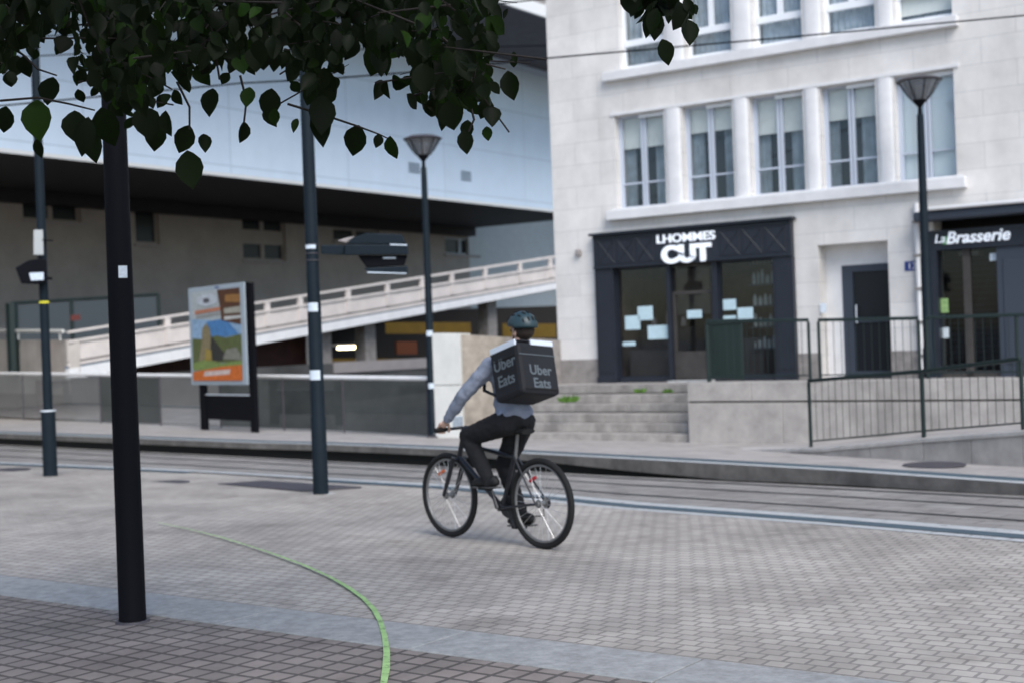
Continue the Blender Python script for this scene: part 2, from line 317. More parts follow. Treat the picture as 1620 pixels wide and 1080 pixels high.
# kerb strip : single slabs with joints
for k in range(-7, 13):
    fr = Frame(P1 + SD * (k * -1.42), SD * -1, SN * -1)
    wdt = abs((P2 - P1).dot(SN))
b = MB()
for k in range(-26, 40):
    fr = Frame(P1 - SD * (k * 1.42), -SD, -SN); b.box(fr, .006, 1.414, .004, wdt - .004, -.1, .006)
tag(b.build('kerb_strip', 'strip', bevel=.004), kind=S)
b = MB(); b.quad(P1 + SD * 60 - Vector((0, 0, .01)), P1 - SD * 60 - Vector((0, 0, .01)), P2 - SD * 60 - Vector((0, 0, .01)), P2 + SD * 60 - Vector((0, 0, .01)))
tag(b.build('strip_bed', 'kerbdark'), kind=S)
# track
t1 = [L3[i] + (KB3[i] - L3[i]) * .5 for i in range(len(XS))]
loft('tram_track', [L3, t1, KB3], 'trackpave', dz=-.002)
b = MB(); bd = MB(); n = len(XS)      # platform edge
KFR = [.42 if x < 900 else (.72 if x < 1060 else 1.0) for x in XS]
for i in range(n - 1):
    f0, f1 = KFR[i], KFR[i + 1]; k0, k1 = KB3[i], KB3[i + 1]; u0, u1 = Vector((KT3[i].x, KT3[i].y, 0)), Vector((KT3[i + 1].x, KT3[i + 1].y, 0))
    k0 = Vector((u0.x, u0.y, k0.z - .05)); k1 = Vector((u1.x, u1.y, k1.z - .05)); m0 = Vector((u0.x, u0.y, lerp(0, KB3[i].z, f0))); m1_ = Vector((u1.x, u1.y, lerp(0, KB3[i + 1].z, f1))); bk = SN * .12
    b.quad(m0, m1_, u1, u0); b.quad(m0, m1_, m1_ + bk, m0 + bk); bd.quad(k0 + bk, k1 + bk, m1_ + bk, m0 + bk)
tag(b.build('platform_edge', 'kerb'), kind=S); tag(bd.build('platform_recess', 'kerbdark'), kind=S)  # recess face near-black: shade under the edge put into its colour
loft('tram_platform', [KT3, PF3, [p + SN * (3 if XS[i] > 700 else .25) for i, p in enumerate(PF3)]], 'platform')
def ribbon(name, a, off0, off1, m, dz, i0=0, i1=None, kind=S, fine=1):
    """strip following polyline a between offsets (metres, + is away from camera)"""
    pts = a[i0:i1]; b = MB(); rows = [[], []]
    for i, p in enumerate(pts):
        d = (pts[min(i + 1, len(pts) - 1)] - pts[max(i - 1, 0)]); d.z = 0; d.normalize(); nn = Vector((-d.y, d.x, 0))
        if nn.y < 0: nn = -nn
        rows[0].append(p + nn * off0 + Vector((0, 0, dz))); rows[1].append(p + nn * off1 + Vector((0, 0, dz)))
    n = len(pts); b.v = rows[0] + rows[1]; b.f = [(k, k + 1, n + k + 1, n + k) for k in range(n - 1)]
    o = b.build(name, m); return tag(o, kind=kind)
ribbon('edge_paving', KT3, .0, .16, 'pale', .006); ribbon('tactile_line', KT3, .17, .42, 'slate', .006)
ribbon('track_border', L3, .10, .27, 'pale', .010); ribbon('track_line', L3, -.09, .095, 'slate', .010, i0=0, i1=6); ribbon('track_line', L3, -.09, .095, 'slate', .010, i0=7)
ribbon('track_margin', L3, -.22, -.095, 'pale', .007, i0=10)
def between(t): return [L3[i] + (KB3[i] - L3[i]) * t for i in range(n)]
for t in (.34, .66, .90): ribbon('tram_rail', between(t), -.035, .035, 'rail', .004)
# lower ground and distant ground sheet
b = MB(); b.quad(Vector((-1500, 10, -3.7)), Vector((1500, 10, -3.7)), Vector((1500, 2500, -3.7)), Vector((-1500, 2500, -3.7))); tag(b.build('ground', 'basew'), kind=S)
b = MB(); b.quad(Vector((-400, -600, -.3)), Vector((400, -600, -.3)), Vector((400, 10, -.3)), Vector((-400, 10, -.3))); tag(b.build('road', 'trackpave'), kind=S)
# painted green line
G = [(250, 826), (300, 837), (350, 850), (400, 866), (440, 880), (480, 895), (520, 913), (550, 930), (575, 948), (592, 966), (602, 985), (609, 1010), (612, 1035), (611, 1060), (606, 1090), (598, 1125)]
gp = [onz(x, y, 0) for x, y in G]
b = MB(); rows = [[], []]
for i, p in enumerate(gp):
    d = gp[min(i + 1, len(gp) - 1)] - gp[max(0, i - 1)]; d.normalize(); nn = Vector((-d.y, d.x, 0)); wd = .007 + .010 * min(1, i / 8) + random.uniform(-.003, .003)
    zz = .012 - .012 * max(0, (p.y - 10) / 3)
    rows[0].append(p + nn * wd + Vector((0, 0, zz))); rows[1].append(p - nn * wd + Vector((0, 0, zz)))
m_ = len(gp); b.v = rows[0] + rows[1]; b.f = [(k, k + 1, m_ + k + 1, m_ + k) for k in range(m_ - 1)]
tag(b.build('painted_line', 'lime'), 'thin curved lime green line painted across the grey paving in the foreground', 'painted line')
# manholes and plates
def disc(name, px, py, z, r, m, dz, label, ring=True):
    c = onz(px, py, z); b = MB(); b.lathe(c + Vector((0, 0, dz - .01)), [(r, 0), (r, .01)], 36)
    root = thing(name, c, label, 'manhole cover'); b.build('cover', m, root)
    if ring:
        rb = MB(); N = 36
        for k in range(N):
            a0, a1 = 2 * math.pi * k / N, 2 * math.pi * (k + 1) / N
            q = lambda a, rr: c + Vector((math.cos(a) * rr, math.sin(a) * rr, dz + .001))
            rb.quad(q(a0, r), q(a1, r), q(a1, r + .05), q(a0, r + .05))
        rb.build('rim', 'iron', root)
disc('manhole_cover', 392, 816, -.07, .36, 'sett', .02, 'round paved manhole cover with dark rim in the square near the foreground pole')
disc('manhole_cover', 1478, 736.5, -.05, .35, 'iron', .02, 'dark round manhole cover on the platform paving at the right by the ramp wall', False)
disc('manhole_cover', 5, 745, -.15, .4, 'iron', .02, 'dark round iron cover at the far left beside the tram track', False)
disc('manhole_cover', 263, 765, -.13, .3, 'iron', .02, 'small dark iron cover behind the foreground black pole', False)
c4 = [onz(x, y, z) + Vector((0, 0, .02)) for x, y, z in ((345, 766.5, -.125), (415, 761.5, -.13), (572, 771.5, -.12), (480, 777.5, -.10))]
b = MB(); b.prism([p - Vector((0, 0, .02)) for p in c4], c4); tag(b.build('access_hatch', 'iron'), 'flat dark grey rectangular hatch in the paving beside the slim pole', 'hatch')
# ================================================================ STONE BUILDING (right)
FO = onz(955, 605, .70); FF = Frame(FO, EX, EN)
def fx(px, py): return FF.hit(px, py)
tL = fx(885, 600)[0]; tR = tL + 24; ZT = 14
bld = thing('stone_building', FF.p(tL, 0, 0), 'pale limestone apartment building with two rows of windows above the shops', 'building')
def wrect(px0, px1, yt, yb):
    """rect on facade from photo: px0/px1 measured at mid height; yt,yb at px mid"""
    ym = (yt + yb) / 2; pm = (px0 + px1) / 2
    a = fx(px0, ym)[0]; c = fx(px1, ym)[0]; return [a, c, fx(pm, yb)[1], fx(pm, yt)[1]]
w1 = [wrect(974, 1052, 182, 332), wrect(1080, 1160, 163, 319), wrect(1187, 1272, 147, 307), wrect(1299, 1387, 131, 293), wrect(1416, 1511, 114, 279)]
zb = sum(r[2] for r in w1) / 5; zt = sum(r[3] for r in w1) / 5
for r in w1: r[2] = zb; r[3] = zt
w2 = [wrect(979, 1049, 0, 106), wrect(1083, 1156, 0, 90), wrect(1190, 1268, 0, 70), wrect(1301, 1384, 0, 50), wrect(1415, 1506, 0, 31)]
zb2 = sum(r[2] for r in w2) / 5; zt2 = zb2 + (zt - zb) + .1
for r in w2: r[2] = zb2; r[3] = zt2
pitch = w1[1][0] - w1[0][0]
door = wrect(1297, 1408, 384, 597); door[2] = -.02
# holes list
holes = w1 + w2
for k in range(4):   # further bays off frame on the right
    base = w1[4][0] + 3.4 + k * pitch
    if base + 1.2 < tR: holes = holes + [[base, base + 1.05, zb, zt], [base, base + 1.05, zb2, zt2]]
shopL, shopR = fx(948, 500)[0], fx(1261, 500)[0]; shopT = (fx(948, 376)[1] + fx(1252, 347)[1]) / 2
s2L = fx(1476, 480)[0]; s2R = s2L + 5.5; s2T = fx(1560, 330)[1]
holes2 = holes + [door, [shopL + .06, shopR - .06, -.02, shopT - .05], [s2L + .05, s2R, -.02, s2T - .1]]
def holewall(x0, x1, z0, z1, hs, depth, fr=FF):
    b = MB(); xs = sorted(set([x0, x1] + [v for h in hs for v in h[:2]])); zs = sorted(set([z0, z1] + [v for h in hs for v in h[2:]]))
    xs = [x for x in xs if x0 <= x <= x1]; zs = [z for z in zs if z0 <= z <= z1]
    for i in range(len(xs) - 1):
        for j in range(len(zs) - 1):
            cx, cz = (xs[i] + xs[i + 1]) / 2, (zs[j] + zs[j + 1]) / 2
            if any(h[0] < cx < h[1] and h[2] < cz < h[3] for h in hs): continue
            b.quad(fr.p(xs[i], 0, zs[j]), fr.p(xs[i + 1], 0, zs[j]), fr.p(xs[i + 1], 0, zs[j + 1]), fr.p(xs[i], 0, zs[j + 1]))
    for h in hs:
        a, c, d, e = h
        for (p, q) in (((a, d), (a, e)), ((a, e), (c, e)), ((c, e), (c, d)), ((c, d), (a, d))):
            b.quad(fr.p(p[0], 0, p[1]), fr.p(q[0], 0, q[1]), fr.p(q[0], -depth, q[1]), fr.p(p[0], -depth, p[1]))
    return b
b = holewall(tL, tR, -.05, ZT, holes2, .45)
D = 11
b.quad(FF.p(tL, 0, -3), FF.p(tL, -D, -3), FF.p(tL, -D, ZT), FF.p(tL, 0, ZT)); b.quad(FF.p(tR, 0, -3), FF.p(tR, -D, -3), FF.p(tR, -D, ZT), FF.p(tR, 0, ZT))
b.quad(FF.p(tL, -D, -3), FF.p(tR, -D, -3), FF.p(tR, -D, ZT), FF.p(tL, -D, ZT)); b.quad(FF.p(tL, 0, ZT), FF.p(tR, 0, ZT), FF.p(tR, -D, ZT), FF.p(tL, -D, ZT))
b.quad(FF.p(tL, 0, -3), FF.p(shopL, 0, -3), FF.p(shopL, 0, -.05), FF.p(tL, 0, -.05))
b.build('wall', 'stone', bld)
b = MB(); b.box(FF, tL - .35, tR + .35, -D - .3, .35, ZT, ZT + .3); b.build('cornice', 'trim', bld)
# sills
e0 = fx(965, 350)[0]; e1 = fx(1531, 292)[0]
b = MB(); b.box(FF, e0, e1, .001, .16, zb - .21, zb - .03); b.box(FF, e0 + .06, e1 - .06, .001, .06, zb - .03, zb + .005); b.build('sill', 'trim', bld, bevel=.012)
e0 = fx(958, 122)[0]; e1 = fx(1517, 36)[0]
b = MB(); b.box(FF, e0, e1, .001, .15, zb2 - .20, zb2 - .03); b.build('sill', 'trim', bld, bevel=.012)
# projecting surround of first-floor band (thin lintel)
b = MB(); b.box(FF, w1[0][0] - .07, w1[4][1] + .09, .001, .03, zt + .01, zt + .06); b.build('lintel', 'trim', bld)
# rounded piers between windows
for row, (za, zc) in ((w1, (zb, zt)), (w2, (zb2, zt2))):
    for i in range(4):
        a, c = row[i][1] + .03, row[i + 1][0] - .03; cm_ = (a + c) / 2; hw = (c - a) / 2; loop = []
        for k in range(9):
            an = math.pi * k / 8; loop.append((cm_ - hw * math.cos(an), .002 + .04 * math.sin(an)))
        b = MB(); b.prism([FF.p(x, y, za) for x, y in loop], [FF.p(x, y, zc) for x, y in loop]); b.build('pier', 'trim', bld, smooth=True)
# plinth
b = MB()
pz = fx(925, 568)[1]
for a, c in ((tL, shopL), (shopR, door[0]), (door[1], s2L - .02)): b = MB(); b.box(FF, a, c, .001, .035, -.05, pz); b.build('plinth', 'plinth', bld, bevel=.006)
# windows
def window(r, kind, blind, openl=0):
    a, c, z0, z1 = r; Wd = c - a; Hh = z1 - z0; fw = .04; yb = -.20
    f = MB(); fm = 'winframe' if kind == 1 else 'winwhite'
    def bar(x0, x1, q0, q1, y0=-.24, y1=-.17): f.box(FF, x0, x1, y0, y1, q0, q1)
    bar(a, a + fw, z0, z1); bar(c - fw, c, z0, z1); bar(a + fw, c - fw, z1 - fw, z1); bar(a + fw, c - fw, z0, z0 + fw * (1 if kind == 1 else 1.9))
    mid_ = (a + c) / 2
    if kind == 1:
        bar(mid_ - .05, mid_ - .008, z0 + fw, z1 - fw, -.235, -.16); bar(mid_ + .008, mid_ + .05, z0 + fw, z1 - fw, -.235, -.165)
        tz = z0 + Hh * .27
        bar(a + fw, mid_ - .051, tz - .015, tz + .015, -.23, -.175); bar(mid_ + .051, c - fw, tz - .015, tz + .015, -.23, -.175)
        bar(a + fw + .001, a + fw + .03, z0 + fw + .001, z1 - fw - .001, -.232, -.185); bar(c - fw - .03, c - fw - .001, z0 + fw + .001, z1 - fw - .001, -.232, -.185)
    else:
        tz = z0 + Hh * .27
        bar(a + fw, c - fw, tz - .06, tz + .06, -.235, -.15); bar(mid_ - .05, mid_ + .05, tz + .06, z1 - fw, -.235, -.16)
    fo = f.build('window', fm, bld)
    g = MB(); g.quad(FF.p(a + .02, yb, z0 + .02), FF.p(c - .02, yb, z0 + .02), FF.p(c - .02, yb, z1 - .02), FF.p(a + .02, yb, z1 - .02)); g.build('pane', 'glass', fo)
    if kind == 1:
        h = MB(); h.box(FF, a + Wd * .45, c - .005, -.16, -.10, z1 - .075, z1 - .01); h.build('shutter_box', 'winwhite', fo)
    if blind > 0:
        bb = MB(); zz = z1 - .03; nsl = int(Hh * blind / .045)
        for k in range(nsl):
            bb.add([FF.p(a + .03, -.262, zz), FF.p(c - .03, -.262, zz), FF.p(c - .03, -.248, zz - .038), FF.p(a + .03, -.248, zz - .038)], [(0, 1, 2, 3)]); 
            bb.add([FF.p(a + .03, -.248, zz - .038), FF.p(c - .03, -.248, zz - .038), FF.p(c - .03, -.262, zz - .045), FF.p(a + .03, -.262, zz - .045)], [(0, 1, 2, 3)]); zz -= .045
        bb.build('blind', 'shutter' if blind > .9 else 'blind', fo)
    # curtains with folds
    cb = MB(); N = 30
    def fold(xa, xb, za, zc, y):
        pts = []
        for k in range(N + 1):
            x = lerp(xa, xb, k / N); pts.append((x, y + .02 * math.sin(k * 1.7 + xa * 9)))
        for k in range(N): cb.quad(FF.p(pts[k][0], pts[k][1], za), FF.p(pts[k + 1][0], pts[k + 1][1], za), FF.p(pts[k + 1][0], pts[k + 1][1], zc), FF.p(pts[k][0], pts[k][1], zc))
    rnd = random.random()
    if kind == 2: fold(a + .02, c - .02, z0 + .02, z1 - .02, -.34)
    else:
        fold(a + .02, a + Wd * (.16 + .12 * rnd), z0, z1, -.36); fold(c - Wd * (.42 - .1 * rnd), c - .02, z0, z1, -.36)
    cb.build('curtain', 'curtain', fo)
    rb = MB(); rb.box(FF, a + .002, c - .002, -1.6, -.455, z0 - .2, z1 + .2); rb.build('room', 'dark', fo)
for r, bl in zip(w1, (.34, .26, .38, .32, 1.0)): window(r, 1, bl)
for r, bl in zip(w2, (0, 0, 0, 0, .90)): window(r, 2, bl)
for r in holes[10:]: window(r, 1, .4)
# entrance
dz1 = fx(1365, 417)[1]; dl, dr = fx(1322, 505)[0], fx(1410, 505)[0]
DY = -.38
# recess jamb on the left & overpanel
b = MB(); b.box(FF, door[0], dl, -.43, DY, 0, dz1); b.box(FF, door[0], door[1], -.43, DY + .001, dz1, door[3]); b.build('door_surround', 'trim', bld)
b = MB(); dw = door[1] - dl; st = .10
b.box(FF, dl, dl + .19, -.44, DY + .01, 0, dz1); b.box(FF, door[1] - .13, door[1], -.44, DY + .01, 0, dz1); b.box(FF, dl + .19, door[1] - .13, -.44, DY + .01, dz1 - .12, dz1)
b.box(FF, dl + .19, door[1] - .13, -.44, DY + .01, 0, .12); b.box(FF, dl + .19, door[1] - .13, -.435, DY + .005, .95, 1.03)
dr_ = b.build('door', 'doorm', bld); 
b = MB(); b.box(FF, dl + .19, door[1] - .13, -.43, -.41, .12, dz1 - .12); b.build('door_glass', 'doorglass', dr_)
b = MB(); b.tube([FF.p(dl + .25, -.36, .95), FF.p(dl + .25, -.33, .95), FF.p(dl + .25, -.33, 1.25), FF.p(dl + .25, -.36, 1.25)], .012, 8); b.build('handle', 'steel', dr_)
# door recess moulding line at right pier + intercom
b = MB(); b.box(FF, fx(1300, 480)[0] - .02, fx(1306, 480)[0] + .02, .001, .03, fx(1300, 495)[1], fx(1300, 480)[1]); b.build('intercom', 'steel', bld)
# barber wall lamp near corner
q = fx(917, 400); b = MB(); b.box(FF, q[0] - .05, q[0] + .05, .001, .1, q[1] - .06, q[1] + .06); b.build('wall_lamp', 'beige', bld, bevel=.02)
# number plate
q = fx(1443, 421)
npl = thing('number_plate', FF.p(q[0], 0, q[1] - .09), 'small blue enamel house number plate between the entrance door and the right shop', 'number plate')
b = MB(); b.box(FF, q[0] - .12, q[0] + .12, .002, .015, q[1] - .08, q[1] + .08); b.build('plate', 'blueplate', npl)
text('12', 'digits', 'white', npl, FF.p(q[0], .017, q[1] - .05), EX, UP, .15, .001)
# downpipe
dp = fx(1456, 450)[0]
pp = thing('downpipe', FF.p(dp, 0, 0), 'pale rusty downpipe on the stone wall left of the right shopfront', 'pipe')
b = MB(); b.tube([FF.p(dp, .07, 0), FF.p(dp, .07, fx(1456, 322)[1])], .045, 10); b.build('pipe', 'trim', pp, smooth=True)
b = MB()
for k in range(6): b.box(FF, dp - .06, dp + .06, 0.001, .13, .35 + k * .55, .39 + k * .55)
b.build('bracket', 'plinth', pp)
# ---------------- shopfront 1
sh = thing('shopfront', FF.p(shopL, 0, 0), 'blue black hairdresser shopfront with big white sign lettering and papers in its windows', 'shopfront')
fz0 = (fx(960, 428)[1] + fx(1240, 404)[1]) / 2
b = MB(); b.box(FF, shopL, shopR, .002, .14, fz0, shopT); b.build('fascia', 'shopblk', sh, bevel=.01)
b = MB(); b.box(FF, shopL - .05, shopR + .05, .002, .22, shopT, shopT + .05); b.box(FF, shopL, shopR, .142, .165, shopT - .06, shopT - .02); b.box(FF, shopL, shopR, .142, .165, fz0 + .0, fz0 + .04); b.build('cornice', 'shopedge', sh, bevel=.006)
# X ornaments on fascia
b = MB(); 
sgL, sgR = fx(1045, 392)[0], fx(1138, 392)[0]
def orn(x0, x1):
    za, zc = fz0 + .09, shopT - .1; nn_ = 3; ww = (x1 - x0) / nn_
    for k in range(nn_):
        u0 = x0 + k * ww + .03; u1 = u0 + ww - .06
        b.tube([FF.p(u0, .145, za), FF.p(u1, .145, zc)], .009, 5); b.tube([FF.p(u0, .145, zc), FF.p(u1, .145, za)], .009, 5)
        for p_, q_ in (((u0, za), (u1, za)), ((u1, za), (u1, zc)), ((u1, zc), (u0, zc)), ((u0, zc), (u0, za))): b.tube([FF.p(p_[0], .145, p_[1]), FF.p(q_[0], .145, q_[1])], .008, 5)
orn(shopL + .08, sgL - .05); orn(sgR + .05, shopR - .08); b.build('ornament', 'shopedge', sh)
pL1, pL2 = shopL, fx(977, 510)[0]; pR1, pR2 = fx(1229, 510)[0], shopR
for a, c in ((pL1, pL2), (pR1, pR2)):
    b = MB(); b.box(FF, a, c, -.10, .12, 0, fz0 - .001); b.box(FF, a + .05, c - .05, .12, .135, .2, fz0 - .12); b.box(FF, a - .01, c + .01, .002, .15, 0, .12) ; b.build('pilaster', 'shopblk', sh, bevel=.006)
mw = [(fx(977, 510)[0], fx(1058, 510)[0]), (fx(1064, 510)[0], fx(1130, 510)[0]), (fx(1139, 510)[0], fx(1229, 510)[0])]
b = MB(); b.box(FF, mw[0][1], mw[1][0], -.10, .05, 0, fz0 - .001); b.box(FF, mw[1][1], mw[2][0], -.10, .05, 0, fz0 - .001); b.box(FF, mw[0][0], mw[0][1], -.1, .04, 0, .08); b.box(FF, mw[2][0], mw[2][1], -.1, .04, 0, .08); b.build('mullion', 'shopblk', sh)
# windows
for (a, c) in (mw[0], mw[2]):
    b = MB(); b.box(FF, a, a + .035, -.08, -.02, .08, fz0); b.box(FF, c - .035, c, -.08, -.02, .08, fz0); b.box(FF, a + .035, c - .035, -.08, -.02, .08, .115); b.box(FF, a + .035, c - .035, -.08, -.02, fz0 - .04, fz0)
    wo_ = b.build('window', 'shopblk', sh)
    g = MB(); g.quad(FF.p(a + .03, -.05, .1), FF.p(c - .03, -.05, .1), FF.p(c - .03, -.05, fz0 - .03), FF.p(a + .03, -.05, fz0 - .03)); g.build('pane', 'shopglass', wo_)
b = MB(); a, c = mw[1]; b.box(FF, a, a + .06, -.1, -.04, .05, fz0 - .5); b.box(FF, c - .06, c, -.1, -.04, .05, fz0 - .5); b.box(FF, a + .06, c - .06, -.1, -.04, fz0 - .56, fz0 - .5); b.box(FF, a + .06, c - .06, -.1, -.04, .05, .55)
b.box(FF, a, c, -.1, -.045, fz0 - .06, fz0 - .001)
dd = b.build('door', 'counter', sh); g = MB(); g.quad(FF.p(a + .05, -.07, .5), FF.p(c - .05, -.07, .5), FF.p(c - .05, -.07, fz0 - .5), FF.p(a + .05, -.07, fz0 - .5)); g.build('pane', 'shopglass', dd)
g = MB(); g.quad(FF.p(a + .0, -.075, fz0 - .5), FF.p(c, -.075, fz0 - .5), FF.p(c, -.075, fz0 - .03), FF.p(a, -.075, fz0 - .03)); g.build('transom_pane', 'shopglass', sh)
b = MB(); b.box(FF, a, c, -.1, .3, -.0, .03); b.build('doorstep', 'pale', sh)
def paper(px0, px1, y0, y1, par=sh, m='paper', fr=FF, yy=-.035):
    p0 = fr.hit(px0, y1); p1 = fr.hit(px1, y0); bb = MB(); bb.box(fr, p0[0], p1[0], yy, yy + .004, p0[1], p1[1]); o = bb.build('notice', m, par); return o
for q in ((988, 1011, 499, 522), (1008, 1031, 484, 507), (1024, 1058, 514, 537), (984, 1004, 540, 547), (1086, 1109, 490, 504), (1143, 1163, 473, 491), (1143, 1163, 499, 505), (1166, 1190, 486, 505)): paper(*q)
# shop interior
b = MB(); x0, x1 = pL2 - .1, pR1 + .1; yb2 = -2.6
b.quad(FF.p(x0, yb2, 0), FF.p(x1, yb2, 0), FF.p(x1, yb2, 2.6), FF.p(x0, yb2, 2.6)); b.quad(FF.p(x0, -.12, .01), FF.p(x1, -.12, .01), FF.p(x1, yb2, .01), FF.p(x0, yb2, .01))
b.quad(FF.p(x0, -.12, 0), FF.p(x0, yb2, 0), FF.p(x0, yb2, 2.6), FF.p(x0, -.12, 2.6)); b.quad(FF.p(x1, -.12, 0), FF.p(x1, yb2, 0), FF.p(x1, yb2, 2.6), FF.p(x1, -.12, 2.6)); b.quad(FF.p(x0, -.12, 2.6), FF.p(x1, -.12, 2.6), FF.p(x1, yb2, 2.6), FF.p(x0, yb2, 2.6))
b.build('interior', 'wood', sh)
b = MB(); a, c = mw[0]; b.box(FF, a + .1, c, -.7, -.25, .01, .6); b.box(FF, a, c + .1, -1.3, -.9, .01, 1.0); a2, c2 = mw[2]; b.box(FF, a2 + .05, c2 - .4, -.8, -.3, .01, .75); b.build('counter', 'counter', sh)
for k in range(5):
    zz = .55 + k * .38; x_ = mw[2][1]
    b = MB(); b.box(FF, x_ - .62, x_ - .02, -.5, -.2, zz, zz + .02); so_ = b.build('shelf', 'doorm', sh); g = MB(); xx = x_ - .58
    while xx < x_ - .1:
        ww = random.uniform(.05, .09); hh = random.uniform(.12, .26); 
        g.lathe(FF.p(xx + ww / 2, -.32, zz + .021), [(ww * .45, 0), (ww * .45, hh * .7), (ww * .25, hh * .8), (ww * .22, hh)], 10); xx += ww + .02
    g.build('bottles', 'pot', so_)
b = MB()
for k in range(3): b.tube([FF.p(mw[0][0] + .3 + k * .32, -.9, 1.02), FF.p(mw[0][0] + .3 + k * .32, -.9, 1.2 + .1 * (k % 2))], [.06, .045], 10)
b.box(FF, mw[0][0] + .15, mw[0][1] - .05, -1.9, -1.86, 1.25, 2.15); b.build('mirror_stand', 'beige', sh)
# sign lettering
sx_, sz_ = fx(1091, 393)
text("LHOMMES", 'lettering', 'sign', sh, FF.p(sx_, .16, fx(1091, 382.5)[1]), EX, UP, .215, .015, bold=.004, sx=1.22)
text("CUT", 'lettering', 'sign', sh, FF.p(sx_, .165, fx(1091, 414)[1]), EX, UP, .42, .025, bold=.022, sx=1.16)
b = MB(); p0, p1 = fx(1073, 399), fx(1106, 407); b.tube([FF.p(p0[0], .205, p0[1]), FF.p(p1[0], .205, p1[1])], [.02, .007], 6); b.build('sign_stroke', 'shopblk', sh)
# ---------------- shopfront 2
s2 = thing('shopfront', FF.p(s2L, 0, 0), 'dark restaurant shopfront with awning box and white cursive style lettering at the right edge', 'shopfront')
za = fx(1560, 345)[1]; zb_ = fx(1560, 360)[1]; zc_ = fx(1560, 392)[1]
b = MB(); b.box(FF, s2L - .15, s2R, .002, .42, za, s2T); b.build('awning_box', 'doorm', s2, bevel=.03)
b = MB(); b.box(FF, s2L, s2R, .15, .5, s2T + .001, s2T + .06); b.build('awning_cloth', 'trim', s2, bevel=.02)
b = MB(); b.box(FF, s2L, s2R, .002, .10, zc_, zb_); b.box(FF, s2L, s2R, .1, .12, zb_ - .05, zb_); b.build('fascia', 'shopblk', s2)
b = MB(); b.box(FF, s2L, s2L + .12, -.1, .1, 0, zc_); b.build('pilaster', 'shopblk', s2)
x3 = fx(1580, 480)[0]; b = MB(); b.box(FF, x3, x3 + .62, -.12, .05, 0, zc_); b.box(FF, x3 + .1, x3 + .52, .05, .065, .2, zc_ - .2); b.build('pilaster', 'doorm', s2, bevel=.006)
xm = fx(1531, 480)[0]
b = MB(); b.box(FF, xm - .06, xm + .06, -.1, .0, 0, zc_); b.box(FF, s2L + .12, x3, -.1, .0, 0, .10); b.box(FF, x3 + .62, s2R, -.1, .0, 0, .10); b.build('mullion', 'counter', s2)
for a, c in ((s2L + .12, xm - .06), (xm + .06, x3), (x3 + .62, s2R)):
    g = MB(); g.quad(FF.p(a, -.05, .1), FF.p(c, -.05, .1), FF.p(c, -.05, zc_), FF.p(a, -.05, zc_)); g.build('window', 'glass2', s2)
b = MB(); gx0, gx1 = s2L + .13, x3 - .01
for k in range(26):
    q0 = gx0 + (gx1 - gx0) * k / 26.0; b.tube([FF.p(q0, -.14, .12), FF.p(min(gx1, q0 + .9), -.14, .12 + min(gx1 - q0, .9) * 2.0)], .005, 4)
for k in range(24):
    zq = .12 + k * .095; b.tube([FF.p(gx0, -.145, zq), FF.p(gx1, -.145, zq)], .005, 4)
b.build('grille', 'doorm', s2)
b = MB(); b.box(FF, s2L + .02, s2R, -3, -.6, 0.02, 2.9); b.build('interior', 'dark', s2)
lt = fx(1535, 375)
text("La", 'lettering', 'sign', s2, FF.p(fx(1490, 380)[0], .12, fx(1490, 385)[1]), EX, UP, .2, .01, shear=.2)
text("Brasserie", 'lettering', 'sign', s2, FF.p(fx(1549, 376)[0], .12, fx(1549, 383)[1]), EX, UP, .27, .01, shear=.25, bold=.006)
b = MB(); q = fx(1499, 380); b.box(FF, q[0] - .04, q[0] + .03, .101, .125, q[1] - .08, q[1] + .05); b.build('sign_accent', mat('sign_green', (.1, .3, .12)), s2)
for q, mm in (((1486, 1499, 472, 495), 'lime'), ((1487, 1500, 518, 535), 'paperw'), ((1565, 1583, 400, 413), 'sticker')):
    paper(*q, par=s2, m=mm)
b = MB(); q = fx(1529, 400); b.box(FF, q[0] - .16, q[0] + .16, -.4, -.1, q[1] - .04, q[1] + .03); b.build('ceiling_lamp', 'beige', s2)
# ================================================================ TERRACE, STEPS, WALLS
WA = onz(1090, 700, -.16); WB = Frame(WA, EX, EN)
ZTR = .70
b = MB()
FD = (FO - WA).dot(EN); b.quad(WB.p(-.0, FD, ZTR + .16), WB.p(22, FD, ZTR + .16), WB.p(22, -.2, ZTR + .16), WB.p(-.0, -.2, ZTR + .16))
stepsW0 = onz(812, 690, -.16)
n5 = at(950, 685, 22.85)
def nose(k): return onz(950, (609, 624, 638, 654, 669, 685)[k], .70 - .146 * k)
s_off = [(nose(k) - WA).dot(EN) for k in range(6)]
sxL = (at(800, 690, 23.4) - WA).dot(EX) - .6
b.quad(WB.p(sxL, s_off[0], ZTR + .16), WB.p(0, s_off[0], ZTR + .16), WB.p(0, (FO - WA).dot(EN), ZTR + .16), WB.p(sxL, (FO - WA).dot(EN), ZTR + .16))
tag(b.build('terrace', 'platform'), kind=S)
st_ = thing('stone_steps', WB.p(sxL / 2, s_off[5], 0), 'six worn stone steps with weeds leading up to the terrace in front of the hairdresser', 'steps')
for k in range(6):
    b = MB(); zt_ = .86 - .146 * k + .0
    y_end = s_off[k]; x = sxL
    while x < -.01:
        wl = random.uniform(1.0, 1.5); x2 = min(x + wl, -.005)
        if -.005 - x2 < .3: x2 = -.005
        b.box(WB, x + .002, x2, y_end - .34, y_end, zt_ - .146 if k < 5 else -.03, zt_ - (.003 if k == 0 else 0)); x = x2 + .0
    b.build('step', 'stepm', st_, bevel=.012)
